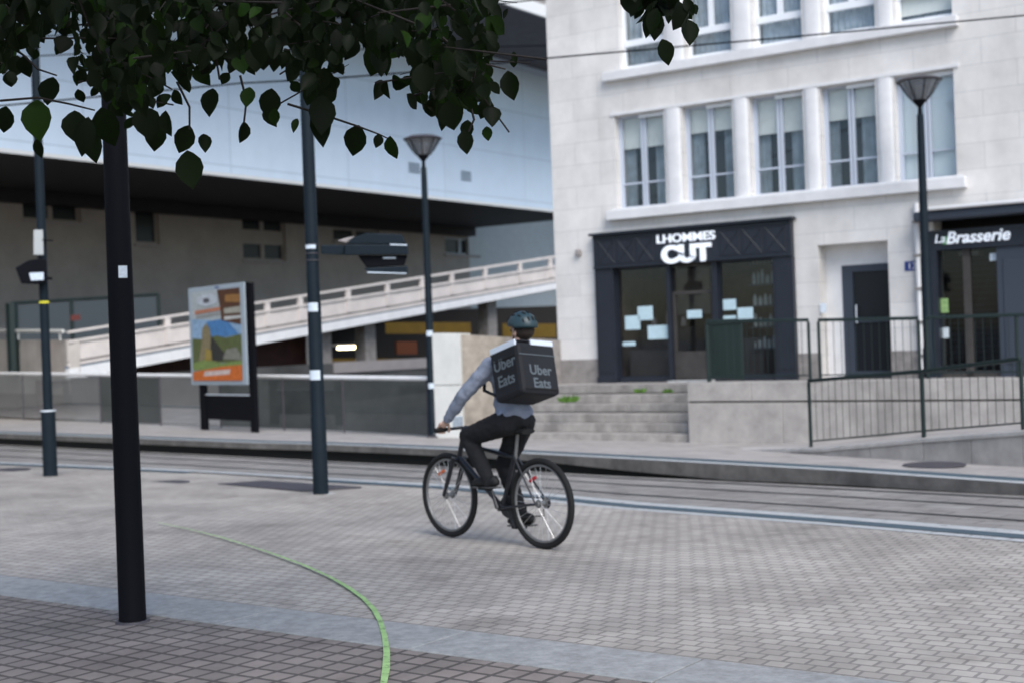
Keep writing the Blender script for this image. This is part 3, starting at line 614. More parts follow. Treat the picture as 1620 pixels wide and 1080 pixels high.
def weed(px, py, Y, sz, n_, label):
    p = at(px, py, Y); b = MB()
    for i in range(n_):
        a = random.uniform(0, 6.28); l = sz * random.uniform(.5, 1); d = Vector((math.cos(a) * random.uniform(.3, 1), math.sin(a) * .5, random.uniform(.4, 1))).normalized(); q = p + Vector((random.uniform(-1, 1) * sz * .7, random.uniform(-.3, .3) * sz, 0)); s2_ = d.cross(Vector((0, 1, 0))).normalized() * l * .16
        b.add([q, q + d * l * .5 + s2_, q + d * l, q + d * l * .5 - s2_], [(0, 1, 2, 3)])
    return tag(b.build('weed', 'grass'), label, 'plant', 'weeds growing on the stone steps')
yk = [WB.p(-2, s, 0).y for s in s_off]
weed(899, 636, 23.05, .17, 60, 'bright green weed tuft on the steps, the leftmost and largest')
weed(1012, 621, 22.75, .11, 40, 'small dark weed tuft on the upper steps below the shop door, the middle one')
weed(1058, 621, 22.55, .10, 34, 'small weed tuft on the upper steps near the retaining wall, the rightmost')
# retaining wall
rw = thing('retaining_wall', WA, 'grey stone retaining wall with a dark groove under its coping right of the steps', 'wall')
cz = .955; gz = .955 - .30
b = MB(); x = 0
while x < 20:
    x2 = x + random.choice((2.0, 1.6, 1.8)); b.box(WB, x + .003, x2, -.45, 0, -.1, gz - .02); x = x2
b.build('wall_face', 'retain', rw, bevel=.01)
b = MB(); x = 0
while x < 20:
    x2 = x + random.choice((1.0, .9, 1.1)); b.box(WB, x + .003, x2, -.45, .004, gz + .005, cz); x = x2
b.build('coping', 'retain', rw, bevel=.01)
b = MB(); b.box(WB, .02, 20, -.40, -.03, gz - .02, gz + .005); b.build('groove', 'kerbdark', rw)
CZ = cz - .16
b = MB(); b.quad(WB.p(0, -.45, cz - .1), WB.p(0, -.45 - 3, cz - .1), WB.p(0, -3.45, -.1), WB.p(0, -.45, -.1)); b.build('side_face', 'retain', rw)
# flanking wall left of steps
pA = at(689, 692, 24.7); pB = at(733, 692, 24.5)
fw_ = thing('flank_wall', Vector((pA.x, pA.y, -.2)), 'pale wall with white end pillar and tan stone left of the steps', 'wall')
def vwall(b, p, q, z0, zp, zq, th):
    d = Vector((q.x - p.x, q.y - p.y, 0)).normalized(); nn = Vector((-d.y, d.x, 0)); 
    if nn.y < 0: nn = -nn
    P = [Vector((p.x, p.y, z0)), Vector((q.x, q.y, z0)), Vector((q.x, q.y, z0)) + nn * th, Vector((p.x, p.y, z0)) + nn * th]
    T = [Vector((p.x, p.y, zp)), Vector((q.x, q.y, zq)), Vector((q.x, q.y, zq)) + nn * th, Vector((p.x, p.y, zp)) + nn * th]
    b.prism(P, T); return b
zA = at(689, 527, 24.7).z; zB = at(733, 527.5, 24.5).z
gzz = at(700, 609, 24.6).z
b = vwall(MB(), pA, pB, gzz + .006, zA, zB, .5); vwall(b, pA, pB, -.2, gzz - .006, gzz - .006, .5); b.build('pillar', 'whitepil', fw_, bevel=.01)
pC = at(806, 690, 25.2); zC = at(806, 533, 25.2).z; pD = at(908, 600, 26.6); zD = at(908, 538.5, 26.4).z
b = vwall(MB(), at(733.5, 690, 24.55), pC, -.2, zB - .01, zC, .4); b.build('stone_face', 'tanwall', fw_, bevel=.01)
b = vwall(MB(), pC, pD, .2, zC, zD, .4); b.build('stone_face', 'plinth', fw_, bevel=.01)
# ramp kerb wall on the right
kpx = [(1165, 713, -.15), (1300, 722.5, -.13), (1462, 730, -.09), (1620, 738, -.06), (1900, 752, -.04)]
kb = [onz(*p) for p in kpx]
ktop = [-.14, onz(1300, 722.5, -.13), 0, 0]
def ztop(px, py, base): d = ray(px, py); return EYE + d.z * base.y
zt_l = [-.13, ztop(1300, 708, kb[1]), ztop(1462, 693, kb[2]), ztop(1620, 681, kb[3]), ztop(1900, 660, kb[4])]
rk = thing('ramp_kerb_wall', kb[0], 'low stone kerb wall rising to the right along the access ramp', 'wall')
b = MB()
BK = Vector((.10, .30, 0))
for i in range(4):
    for j in range(2):
        t0, t1_ = j / 2, (j + 1) / 2
        p, q = lerp(kb[i], kb[i + 1], t0), lerp(kb[i], kb[i + 1], t1_); zp, zq = lerp(zt_l[i], zt_l[i + 1], t0), lerp(zt_l[i], zt_l[i + 1], t1_)
        q = q - (q - p).normalized() * .005
        if zq - q.z < .02: continue
        P = [Vector((p.x, p.y, p.z - .1)), Vector((q.x, q.y, q.z - .1)), Vector((q.x, q.y, q.z - .1)) + BK, Vector((p.x, p.y, p.z - .1)) + BK]
        T = [Vector((p.x, p.y, zp - .05)), Vector((q.x, q.y, zq - .05)), Vector((q.x, q.y, zq - .05)) + BK, Vector((p.x, p.y, zp - .05)) + BK]
        b.prism(P, T)
b.build('wall_face', 'retain', rk, bevel=.008)
b = MB()
for i in range(4):
    p, q = kb[i], kb[i + 1]; u = Vector((-.03, -.09, 0)) * .3
    P = [Vector((p.x, p.y, zt_l[i] - .048)) + u, Vector((q.x, q.y, zt_l[i + 1] - .048)) + u, Vector((q.x, q.y, zt_l[i + 1] - .048)) + BK * 1.05, Vector((p.x, p.y, zt_l[i] - .048)) + BK * 1.05]
    b.prism(P, [v + Vector((0, 0, .05)) for v in P])
b.build('coping', mat('coping_light', (.45, .43, .41), var=.2, vscale=6), rk, bevel=.006)
b = MB()
for i in range(4):
    p, q = kb[i], kb[i + 1]; a_ = WB.p((p - WA).dot(EX), 0, 0); c2_ = WB.p((q - WA).dot(EX), 0, 0)
    b.quad(Vector((p.x, p.y, zt_l[i] - .03)) + BK, Vector((q.x, q.y, zt_l[i + 1] - .03)) + BK, Vector((c2_.x, c2_.y, zt_l[i + 1] - .03)), Vector((a_.x, a_.y, zt_l[i] - .03)))
tag(b.build('access_ramp', 'platform'), kind=S)
# railings
def railing(name, label, p0, p1, z0a, z0b, h0, h1, gap=.11, posts=None, bottom=.08, group='green metal railings of the terrace', r=.0048, topr=.026):
    root = thing(name, Vector((p0.x, p0.y, min(z0a, z0b))), label, 'railing', group)
    L = (p1 - p0); L.z = 0; ln = L.length
    A0 = Vector((p0.x, p0.y, z0a)); A1 = Vector((p1.x, p1.y, z0b)); T0 = Vector((p0.x, p0.y, z0a + h0)); T1 = Vector((p1.x, p1.y, z0b + h1))
    b = MB(); d = L.normalized(); fr = Frame(T0, (T1 - T0).normalized(), None, UP)
    nn = Vector((-d.y, d.x, 0)); b.prism([T0 + nn * .03 - UP * .03, T1 + nn * .03 - UP * .03, T1 - nn * .03 - UP * .03, T0 - nn * .03 - UP * .03], [T0 + nn * .03 + UP * .02, T1 + nn * .03 + UP * .02, T1 - nn * .03 + UP * .02, T0 - nn * .03 + UP * .02]); b.build('handrail', 'green', root, bevel=.008)
    b = MB(); N = max(2, int(ln / gap))
    for k in range(1, N):
        t = k / N; b.tube([lerp(A0, A1, t) + UP * bottom, lerp(T0, T1, t) - UP * .03], r, 6, cap=False)
    b.tube([A0 + UP * bottom, A1 + UP * bottom], .012, 6); b.build('balusters', 'green', root)
    for t in (posts or (0.0, 1.0)):
        b = MB(); a = lerp(A0, A1, t); c = lerp(T0, T1, t); b.tube([a, c - UP * .031], .024, 10); b.build('post', 'green', root, smooth=True)
    return root
def wallpt(px):  # point on retaining wall centre line for photo column px
    x, z = WB.hit(px, 600); return WB.p(x, -.2, 0)
def rh(px, py, p): return EYE + ray(px, py).z * p.y - CZ
a, c = wallpt(1112), wallpt(1274)
railing('terrace_railing', 'dark green railing on the retaining wall in front of the hairdresser window', a, c, CZ, CZ, rh(1112, 508, a), rh(1274, 506, c))
a, c = wallpt(1290), wallpt(1449)
railing('terrace_railing', 'dark green railing on the retaining wall in front of the entrance door', a, c, CZ, CZ, rh(1290, 506, a), rh(1449, 503, c))
a, c = wallpt(1462), wallpt(1760)
railing('terrace_railing', 'dark green railing on the retaining wall in front of the right restaurant shopfront', a, c, CZ, CZ, rh(1462, 502, a), rh(1760, 493, c), posts=(0, .5, 1))
a = wallpt(1110); c = a - EN * 1.35 
railing('terrace_railing', 'dense dark green railing running back from the wall corner towards the shop door', a - EN * .1, c, CZ - .02, ZTR, .95, 1.05, gap=.05, r=.014)
# ramp railing
def kpt(px): 
    i = 1 if px < 1462 else (2 if px < 1620 else 3); xs_ = [1165, 1300, 1462, 1620, 1900]
    if px < 1300: i = 0
    t = (px - xs_[i]) / (xs_[i + 1] - xs_[i]); p = lerp(kb[i], kb[i + 1], t) + BK * .5; return p, lerp(zt_l[i], zt_l[i + 1], t)
for (pa, ya, pb, yb_, lab) in ((1283, 601, 1462, 586, 'sloping dark green ramp railing, the left bay starting at the foot of the ramp'), (1463, 586, 1622, 566, 'sloping dark green ramp railing, the middle bay at the right edge of the photo')):
    (p, zp), (q, zq) = kpt(pa), kpt(pb)
    railing('ramp_railing', lab, p, q, zp, zq, EYE + ray(pa, ya).z * p.y - zp, EYE + ray(pb, yb_).z * q.y - zq, group='sloping ramp railings', gap=.12, r=.004)
# ================================================================ GLASS BALUSTRADE
ga = onz(-260, 652, -.11); gb = onz(678, 690.5, -.16)
gr = thing('glass_balustrade', gb, 'long glass balustrade with bright steel handrail at the platform edge', 'balustrade')
gpx = [-260, 0, 60, 120, 330, 540, 678]
def gl(px): 
    y = 662 + (px) * (690.5 - 662) / 678.0; return onz(px, y, -.12 - .04 * max(0, px) / 678)
gq = [gl(p) for p in (-420, -230, -60, 38, 160, 255, 350, 450, 545, 678)]
pxs = (-420, -230, -60, 38, 160, 255, 350, 450, 545, 678)
top = [at(p, 590 + p * 8 / 680.0, q.y) for p, q in zip(pxs, gq)]
b = MB(); b.tube(top, .045, 10); b.build('handrail', 'rampw', gr, smooth=True)
for i in range(len(gq) - 1):
    p, q = gq[i], gq[i + 1]; t0, t1_ = top[i], top[i + 1]; d = (q - p).normalized() * .03
    b = MB(); b.quad(p + d + UP * .06, q - d + UP * .06, Vector((q.x, q.y, t1_.z - .06)) - d, Vector((p.x, p.y, t0.z - .06)) + d); b.build('glass_panel', 'railglass', gr)
for i in range(len(gq)):
    b = MB(); b.tube([gq[i], Vector((gq[i].x, gq[i].y, top[i].z - .03))], .02, 8); b.build('post', 'iron', gr)
b = MB()
for i in range(len(gq) - 1): vwall(b, gq[i], gq[i + 1], -3.7, gq[i].z + .0, gq[i + 1].z, .3)
tag(b.build('platform_retaining_wall', 'basew'), 'plain dark concrete wall below the glass balustrade', 'wall')
# ================================================================ WHITE CLAD BUILDING (left)
A = Vector((.562, .827, 0)).normalized(); B = Vector((-A.y, A.x, 0))   # A along (away right), B back-left
Q = at(870, 335, 62.0); ZS = Q.z; C0 = Q + A * 4.05; GF = Frame(Vector((C0.x, C0.y, 0)), A, B)
ZF = 13.9
wbld = thing('clad_building', Vector((C0.x, C0.y, 0)) - A * 30, 'large overhanging building clad in pale blue panels above a dark recessed storey', 'building')
b = MB(); b.quad(GF.p(-70, 0, ZS), GF.p(0, 0, ZS), GF.p(0, 0, ZF), GF.p(-70, 0, ZF)); b.quad(GF.p(0, 0, ZS), GF.p(0, 12, ZS), GF.p(0, 12, ZF), GF.p(0, 0, ZF)); b.quad(GF.p(0, 12, ZS), GF.p(-70, 12, ZS), GF.p(-70, 12, ZF), GF.p(0, 12, ZF)); b.build('cladding', 'clad', wbld)
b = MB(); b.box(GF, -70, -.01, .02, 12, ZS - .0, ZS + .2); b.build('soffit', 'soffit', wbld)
b = MB(); b.box(GF, -70, .02, -.02, -.001, ZS - .02, ZS + .10); b.build('drip_edge', 'fascia', wbld)
b = MB()
c_out = 5.6; b.box(GF, -70, 8, -c_out, 12, ZF, ZF + .15); b.build('canopy_soffit', 'soffit2', wbld)
b = MB(); b.box(GF, -70, 8.05, -c_out - .12, -c_out - .001, ZF - .05, ZF + .42); b.build('canopy_fascia', 'fascia', wbld)
b = MB(); b.box(GF, -70, 8.05, -c_out + .05, 12, ZF + .15, ZF + .75); b.build('canopy_gap', 'beige', wbld)
b = MB(); b.box(GF, -70, 8.05, -c_out - .05, 12, ZF + .75, ZF + 3.2); b.build('roof_parapet', 'fascia', wbld)
# small vents in the cladding
for px, py in ((655, 266), (737, 279)):
    x_, z_ = GF.hit(px, py); b = MB()
    for k in range(4): b.box(GF, x_ - .35, x_ + .35, -.03, -.005, z_ - .2 + k * .11, z_ - .14 + k * .11)
    b.build('vent', 'bwall', wbld)
# recessed wall 7.6m behind
RW = 7.6; RF = Frame(GF.p(0, RW, 0), A, B)
def rr(px0, px1, y0, y1):
    a = RF.hit(px0, (y0 + y1) / 2)[0]; c = RF.hit(px1, (y0 + y1) / 2)[0]; pm = (px0 + px1) / 2; return [a, c, RF.hit(pm, y1)[1], RF.hit(pm, y0)[1]]
rwin = [rr(36, 128, 314, 350), rr(214, 252, 328, 386), rr(384, 452, 343, 412), rr(527, 600, 362, 384), rr(704, 757, 377, 403)]
Zop = 3.2
xo0 = RF.hit(522, 540)[0]
hs = [list(r) for r in rwin]
RFf = Frame(RF.o, A, B)
b = holewall(-70, 0.0, -3.7, ZS, hs + [[xo0, -.5, .9, 2.9]], -.35, fr=RF); b.build('recessed_wall', 'dwall', wbld)
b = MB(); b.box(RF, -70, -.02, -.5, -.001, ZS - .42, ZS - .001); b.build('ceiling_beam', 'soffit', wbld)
for i, r in enumerate(rwin):
    f = MB(); a, c, z0, z1 = r
    f.box(RF, a, a + .09, .15, .25, z0, z1); f.box(RF, c - .09, c, .15, .25, z0, z1); f.box(RF, a + .09, c - .09, .15, .25, z1 - .09, z1); f.box(RF, a + .09, c - .09, .15, .25, z0, z0 + .09)
    if i in (0, 2, 3, 4): f.box(RF, (a + c) / 2 - .1, (a + c) / 2 + .1, .14, .25, z0 + .09, z1 - .09)
    if i == 2:
        zc2 = (z0 + z1) / 2; f.box(RF, a + .09, c - .09, .13, .25, zc2 - .25, zc2 + .35)
    fo = f.build('window', 'dwall' if i != 4 else 'curtain', wbld)
    g = MB(); g.quad(RF.p(a, .22, z0), RF.p(c, .22, z0), RF.p(c, .22, z1), RF.p(a, .22, z1)); g.build('pane', 'doorglass', fo)
    g = MB(); g.box(RF, a - .08, c + .08, -.08, -.001, z0 - .12, z0 - .001); g.build('sill', 'beige', fo)
# end part: recessed wall, sky light put into its paler colour; blue grey wall
b = MB(); b.box(RF, .001, 9.5, .0, 6, -3.7, ZF - .01); b.build('end_wall', 'lwall', wbld)
eb = thing('rear_building', RF.p(9.6, -1, 0), 'blue grey wall of a farther building seen in the gap left of the stone building', 'building')
b = MB(); b.box(RF, 9.6, 30, -1.5, 8, -3.7, 12); b.build('wall', 'bwall', eb)
b = MB(); b.box(RF, 9.5, 30.1, -1.6, 8.1, 12.001, 12.3); b.build('roof', 'beige', eb)
# parking level behind the opening
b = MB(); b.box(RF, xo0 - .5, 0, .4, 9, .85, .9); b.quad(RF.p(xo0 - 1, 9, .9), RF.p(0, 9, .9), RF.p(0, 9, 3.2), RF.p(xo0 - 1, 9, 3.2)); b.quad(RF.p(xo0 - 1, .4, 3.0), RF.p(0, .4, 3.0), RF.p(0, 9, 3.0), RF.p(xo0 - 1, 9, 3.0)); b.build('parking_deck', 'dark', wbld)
# ================================================================ PEDESTRIAN RAMP
RA = at(105, 540, 36.8); RB = at(895, 417, 53.5)
fl = (RB - RA); fl.z = 0; flen = fl.length; RD = fl.normalized(); RN = Vector((RD.y, -RD.x, 0))  # towards camera
if RN.y > 0: RN = -RN
pr = thing('pedestrian_ramp', Vector((RA.x, RA.y, 0)), 'long pale concrete walkway rising to the right with solid parapet and rails', 'ramp')
def rz(px, ys):  # height over ramp line for photo column
    d = ray(px, ys); q = Vector((0, 0, EYE)); 
    # intersect vertical plane through RA with normal RN
    t = (RA - q).dot(RN) / d.dot(RN); p = q + d * t; return p
def band(y0a, y1a, y0b, y1b, name, m, out0=0, out1=.12, pxa=105, pxb=880):
    a0, a1 = rz(pxa, y0a), rz(pxa, y1a); b0, b1 = rz(pxb, y0b), rz(pxb, y1b)
    mk = lambda p, z, o: Vector((p.x, p.y, z)) + RN * o
    b = MB(); b.prism([mk(a0, a1.z, out0), mk(b0, b1.z, out0), mk(b0, b1.z, out1), mk(a0, a1.z, out1)], [mk(a0, a0.z, out0), mk(b0, b0.z, out0), mk(b0, b0.z, out1), mk(a0, a0.z, out1)])
    return b.build(name, m, pr)
# photo y values at x=105 and x=880
band(524, 527.5, 404, 407.5, 'top_rail', 'ramp', 0, .12)
band(539, 542.5, 419.5, 422.5, 'lower_rail', 'ramp', -.02, .14)
band(542.5, 571, 422.5, 439, 'parapet', 'ramp', 0, .08)
band(571.5, 575, 439.2, 441, 'parapet_shadow_joint', 'beige', 0, .03)
band(575, 579, 441, 445.5, 'lower_band', 'ramp', 0, .09)
band(579.5, 583, 445.5, 447.5, 'slab_joint', 'bwall', -.1, .03)
band(583, 600, 447.5, 457, 'slab_edge', 'rampw', -.05, .14)
band(590, 601, 450, 459, 'slab', 'beige', -2.4, -.051)
for px, t in ((190, 0), (262, 0), (345, 0), (420, 0), (472, 0), (548, 0), (610, 0), (665, 0), (712, 0), (765, 0), (820, 0), (868, 0)):
    yt = 524 + (404 - 524) * (px - 105) / 775.0; a0 = rz(px, yt + 3); a1 = rz(px, yt + (47 - 14 * (px - 105) / 775)); 
    b = MB(); fr = Frame(Vector((a0.x, a0.y, 0)), RD, RN); b.box(fr, -.09, .09, .02, .115, a1.z, a0.z - .02); b.build('rail_post', 'ramp', pr)
# supporting walls under the ramp
us = thing('ramp_undercroft_wall', Vector((RA.x, RA.y, -3)), 'dark red wall closing the space below the pedestrian ramp', 'wall')
a0 = rz(105, 600); b0 = rz(525, 530); mk = lambda p, z, o: Vector((p.x, p.y, z)) + RN * o
b = MB(); b.prism([mk(a0, -3.7, -1.6), mk(b0, -3.7, -1.6), mk(b0, -3.7, -1.3), mk(a0, -3.7, -1.3)], [mk(a0, rz(105, 600).z, -1.6), mk(b0, rz(525, 520).z, -1.6), mk(b0, rz(525, 520).z, -1.3), mk(a0, rz(105, 600).z, -1.3)]); b.build('wall', 'redwall', us)
bw = thing('lower_retaining_wall', Vector((RA.x, RA.y, -3.7)), 'dark stained concrete wall seen through the glass balustrade', 'wall')
a0 = rz(108, 597); b0 = rz(880, 590)
b = MB(); b.prism([mk(a0, -3.7, -.3), mk(b0, -3.7, -.3), mk(b0, -3.7, .2), mk(a0, -3.7, .2)], [mk(a0, a0.z, -.3), mk(b0, a0.z + .1, -.3), mk(b0, a0.z + .1, .2), mk(a0, a0.z, .2)]); b.build('wall', 'basew', bw)
a1 = rz(520, 573); a2 = rz(520, 590); b0 = rz(900, 573)
b = MB(); b.prism([mk(a1, a2.z, 0), mk(b0, a2.z, 0), mk(b0, a2.z, .25), mk(a1, a2.z, .25)], [mk(a1, a1.z, 0), mk(b0, a1.z, 0), mk(b0, a1.z, .25), mk(a1, a1.z, .25)]); b.build('parapet', 'beige', bw)
for px in (532, 603, 797):
    q = rz(px, 560); b = MB(); fr = Frame(Vector((q.x, q.y, 0)), RD, RN); b.box(fr, -.25, .25, -1.0, -.5, .8, rz(px, 600 - (px - 105) * .185).z + .1)
    b.build('support_column', 'plinth', pr)
# landing wall at left
la = at(-100, 538, 47); lb = at(108, 538, 36.75)
lw = thing('landing_wall', Vector((lb.x, lb.y, -1)), 'pale stained concrete wall and rail at the foot of the pedestrian ramp', 'wall')
zl0 = at(108, 624, 36.75).z
b = vwall(MB(), la, lb, zl0, la.z, lb.z, .3); b.build('wall', 'landing', lw)
b = vwall(MB(), la + Vector((0, .1, 0)), lb + Vector((0, .1, 0)), -3.7, zl0 - .002, zl0 - .002, .3); b.build('base', 'brownbase', lw)
b = MB(); t0, t1_ = at(-100, 523, 47), at(100, 524, 36.7); b.tube([t0 + UP * .0, t1_], .05, 8); b.build('rail', 'whitepil', lw)
for t in (.1, .4, .7, .98):
    p = lerp(t0, t1_, t); b = MB(); b.tube([p - UP * .25, p], .03, 8); b.build('post', 'whitepil', lw)
# green mesh fence behind landing
fa = at(18, 480, 40); fb = at(250, 466, 43.5)
fe = thing('mesh_fence', Vector((fa.x, fa.y, 1.4)), 'dark metal fence panel behind the foot of the pedestrian ramp', 'fence')
b = MB(); b.tube([fa, fb], .05, 6); b.build('top_rail', 'green', fe)
for px in (18, 108, 178, 250):
    t = (px - 18) / 232; p = lerp(fa, fb, t); b = MB(); b.tube([Vector((p.x, p.y, 1.2)), p], .06 if px > 20 else .18, 8); b.build('post', 'green', fe)
b = MB(); p, q = fa, fb; b.quad(Vector((p.x, p.y, 1.2)), Vector((q.x, q.y, 1.2)), q - UP * .06, p - UP * .06); b.build('panel', mat('fence_panel', (.07, .085, .095)), fe)
b = MB(); p = at(110, 499, 39.8); fr = Frame(p, (fb - fa).normalized(), None); b.box(fr, 0, .30, -.08, -.06, -.16, 0); tag(b.build('warning_sign', 'red'), 'tiny red notice on the dark fence beside the ramp', 'sign')
# parking details
for (pxa, pxb, y0, y1, YY, m, nm) in ((610, 745, 510, 528, 58, 'yellow', 'yellow_beam'), (795, 880, 512, 534, 60, 'yellow', 'yellow_beam'), (628, 660, 540, 560, 57, 'orange', 'orange_panel'), (520, 680, 567, 572, 56, 'yellow', 'yellow_beam')):
    p, q = at(pxa, (y0 + y1) / 2, YY), at(pxb, (y0 + y1) / 2, YY + .5); hh = (y1 - y0) / 2 * YY / F; fr = Frame(p, (q - p).normalized(), None)
    b = MB(); b.box(fr, 0, (q - p).length, 0, .2, -hh, hh)
    b.build('height_beam' if 'yellow' in nm else 'orange_panel', m, wbld)
lp_ = at(548, 547, 50)
ln_ = thing('ceiling_light', lp_, 'lit warm tube light in the dark parking level under the ramp', 'light')
b = MB(); fr = Frame(lp_, RD, RN); b.box(fr, -.6, .6, -.12, .12, -.0, .07); b.build('housing', 'beige', ln_)
b = MB(); b.tube([fr.p(-.42, .0, -.06), fr.p(.42, .0, -.06)], .06, 10); b.build('tube', 'lit', ln_)
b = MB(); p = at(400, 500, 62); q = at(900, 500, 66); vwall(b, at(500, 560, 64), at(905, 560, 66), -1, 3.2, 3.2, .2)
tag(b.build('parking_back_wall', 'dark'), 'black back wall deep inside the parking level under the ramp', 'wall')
# ================================================================ ADVERT PANEL
pa0 = onz(318, 682, -.13); pa1 = onz(398, 685, -.13)
PF_ = Frame(pa0, (pa1 - pa0 + Vector((0, -.30, 0))).normalized(), None); 
if PF_.y.y > 0: PF_.y = -PF_.y
ad = thing('advert_panel', pa0, 'freestanding grey framed poster panel on black legs with a landscape poster and orange footer', 'advertising panel')
def ph(px, py): return PF_.hit(px, py)
l_, r_ = ph(302, 530)[0], ph(391, 530)[0]; zt3 = (ph(302, 456)[1] + ph(388, 447)[1]) / 2; zb3 = (ph(308, 611)[1] + ph(393, 605)[1]) / 2
b = MB(); b.box(PF_, l_, r_, -.001, .03, zb3, zt3); b.build('frame', 'alu', ad, bevel=.012)
b = MB(); b.box(PF_, l_, r_ + .0, -.10, -.002, zb3, zt3); b.build('cabinet', 'poleblk', ad, bevel=.01)
il, ir, ib, it = l_ + .14, r_ - .17, zb3 + .09, zt3 - .10
def art(poly, col, k, name='print', rough=.5):
    b = MB(); b.add([PF_.p(lerp(il, ir, x), .034 + .002 * k, lerp(ib, it, y)) for x, y in poly], [tuple(range(len(poly)))]); return b.build(name, mat('print_ink', col, rough=rough, var=.35, vscale=14), poster)
b = MB(); b.box(PF_, il, ir, .031, .033, ib, it); poster = b.build('poster', mat('poster_base', (.42, .46, .46), rough=.4, var=.2, vscale=9), ad)
art([(0, .42), (1, .42), (1, .63), (0, .70)], (.28, .42, .58), 1); art([(.35, .45), (.95, .5), (.7, .68), (.32, .66)], (.08, .22, .45), 2)
art([(.62, .66), (1, .60), (1, 1), (.55, 1), (.6, .8)], (.10, .045, .025), 3); art([(.7, .86), (1, .84), (1, .93), (.72, .94)], (.30, .15, .05), 4); art([(.68, .66), (1, .67), (1, .70), (.68, .70)], (.55, .55, .52), 4); art([(.68, .73), (1, .73), (1, .80), (.68, .79)], (.38, .36, .30), 4)
art([(.0, .2), (1, .2), (1, .5), (.7, .47), (.5, .5), (.3, .46), (0, .48)], (.11, .13, .05), 3)
art([(.12, .2), (.2, .42), (.22, .58), (.30, .64), (.38, .58), (.42, .42), (.5, .2)], (.24, .20, .11), 5); art([(.36, .22), (.40, .5), (.5, .42), (.66, .3), (.62, .22)], (.04, .04, .035), 6); art([(.26, .22), (.28, .36), (.4, .34), (.40, .22)], (.34, .25, .06), 7)
art([(.62, .24), (.7, .34), (.9, .36), (1, .26), (1, .22)], (.22, .22, .18), 6); art([(.0, .12), (1, .12), (1, .22), (.6, .19), (.3, .24), (0, .2)], (.20, .27, .08), 7)
art([(0, 0), (1, 0), (1, .17), (.6, .155), (0, .10)], (.60, .15, .03), 8); art([(.22, .05), (.75, .07), (.78, .125), (.25, .105)], (.62, .50, .45), 9)
art([(.10 + .25 + .25 * math.cos(k * .524) * .9, .90 + .07 * math.sin(k * .524)) for k in range(12)], (.52, .56, .60), 5); art([(.33 + .07 * math.cos(k * .785), .895 + .03 * math.sin(k * .785)) for k in range(8)], (.10, .10, .11), 6)
art([(.08, .745), (.6, .77), (.6, .81), (.08, .79)], (.48, .20, .12), 5); art([(.1, .70), (.6, .73), (.6, .745), (.1, .72)], (.30, .28, .25), 5)
b = MB(); b.box(PF_, ph(345, 452)[0] - .09, ph(345, 452)[0] + .09, .031, .036, zt3 - .06, zt3 - .03); b.build('badge', 'blueplate', ad)
for (px0, px1) in ((314, 323), (393, 402)):
    x0, x1 = ph(px0, 640)[0], ph(px1, 640)[0]; b = MB(); b.box(PF_, x0, x1, -.10, -.03, 0, zb3 - .001 if px0 < 350 else zt3 - .02); b.build('leg', 'poleblk', ad, bevel=.006)
x0, x1 = ph(321, 640)[0], ph(394, 640)[0]; zA1, zA2 = ph(355, 625)[1], ph(355, 664)[1]
b = MB(); b.box(PF_, x0, x1, -.09, -.05, zA2, zA1); lp2 = b.build('lower_panel', 'poleblk', ad); b = MB(); b.box(PF_, x0, x1, -.09, -.04, zA1 + .001, zA1 + .025); b.build('panel_edge', 'steel', ad)
# ================================================================ POLES AND LAMPS
def stick(root, c, z, r, m='sticker', w_=.09, h_=.1, a0=-1.9):
    b = MB(); N = 7
    for k in range(N):
        t0 = a0 + w_ / r * (k / N - .5); t1_ = a0 + w_ / r * ((k + 1) / N - .5); rr_ = r + .002
        b.quad(c + Vector((math.cos(t0) * rr_, math.sin(t0) * rr_, z)), c + Vector((math.cos(t1_) * rr_, math.sin(t1_) * rr_, z)), c + Vector((math.cos(t1_) * rr_, math.sin(t1_) * rr_, z + h_)), c + Vector((math.cos(t0) * rr_, math.sin(t0) * rr_, z + h_)))
    return b.build('sticker', m, root)
def zat(py, px, Y): return EYE + ray(px, py).z * Y
# foreground black pole
c = onz(210, 983, 0)
fp = thing('street_pole', c, 'thick black foreground pole standing by the granite strip under the tree', 'pole')
b = MB(); b.lathe(c, [(.081, 0), (.078, .03), (.076, 1.0), (.068, 3.2), (.066, 6.5)], 28); b.build('shaft', 'poleblk', fp, smooth=True)
b = MB(); b.lathe(c, [(.10, .0), (.095, .012), (.079, .012)], 28); b.build('collar', 'iron', fp)
stick(fp, c, zat(440, 213, c.y), .074, w_=.05, h_=.07, a0=-1.05)
# slim pole with signal
c = onz(508, 785, -.13)
sp = thing('tram_pole', c, 'dark blue pole with white stickers carrying a signal arm, standing by the hatch', 'pole', 'dark blue poles along the tram track')
b = MB(); b.lathe(c, [(.088, 0), (.086, .9), (.080, .92), (.078, 2.2), (.073, 2.24), (.068, 8.0)], 24); b.build('shaft', 'pole', sp, smooth=True)
b = MB(); b.lathe(c, [(.27, 0), (.26, .02), (.12, .035)], 28); b.build('footing', 'pale', sp)
for py, hh in ((376, .05), (475, .10), (582, .11)): stick(sp, c, zat(py, 500, c.y), .088 if py > 500 else .079, w_=.13, h_=hh, a0=-1.7)
for py in (388, 402, 413):
    b = MB(); z = zat(py, 497, c.y) - c.z; b.lathe(c + UP * z, [(.082, 0), (.082, .012)], 20); b.build('clamp', 'iron', sp)
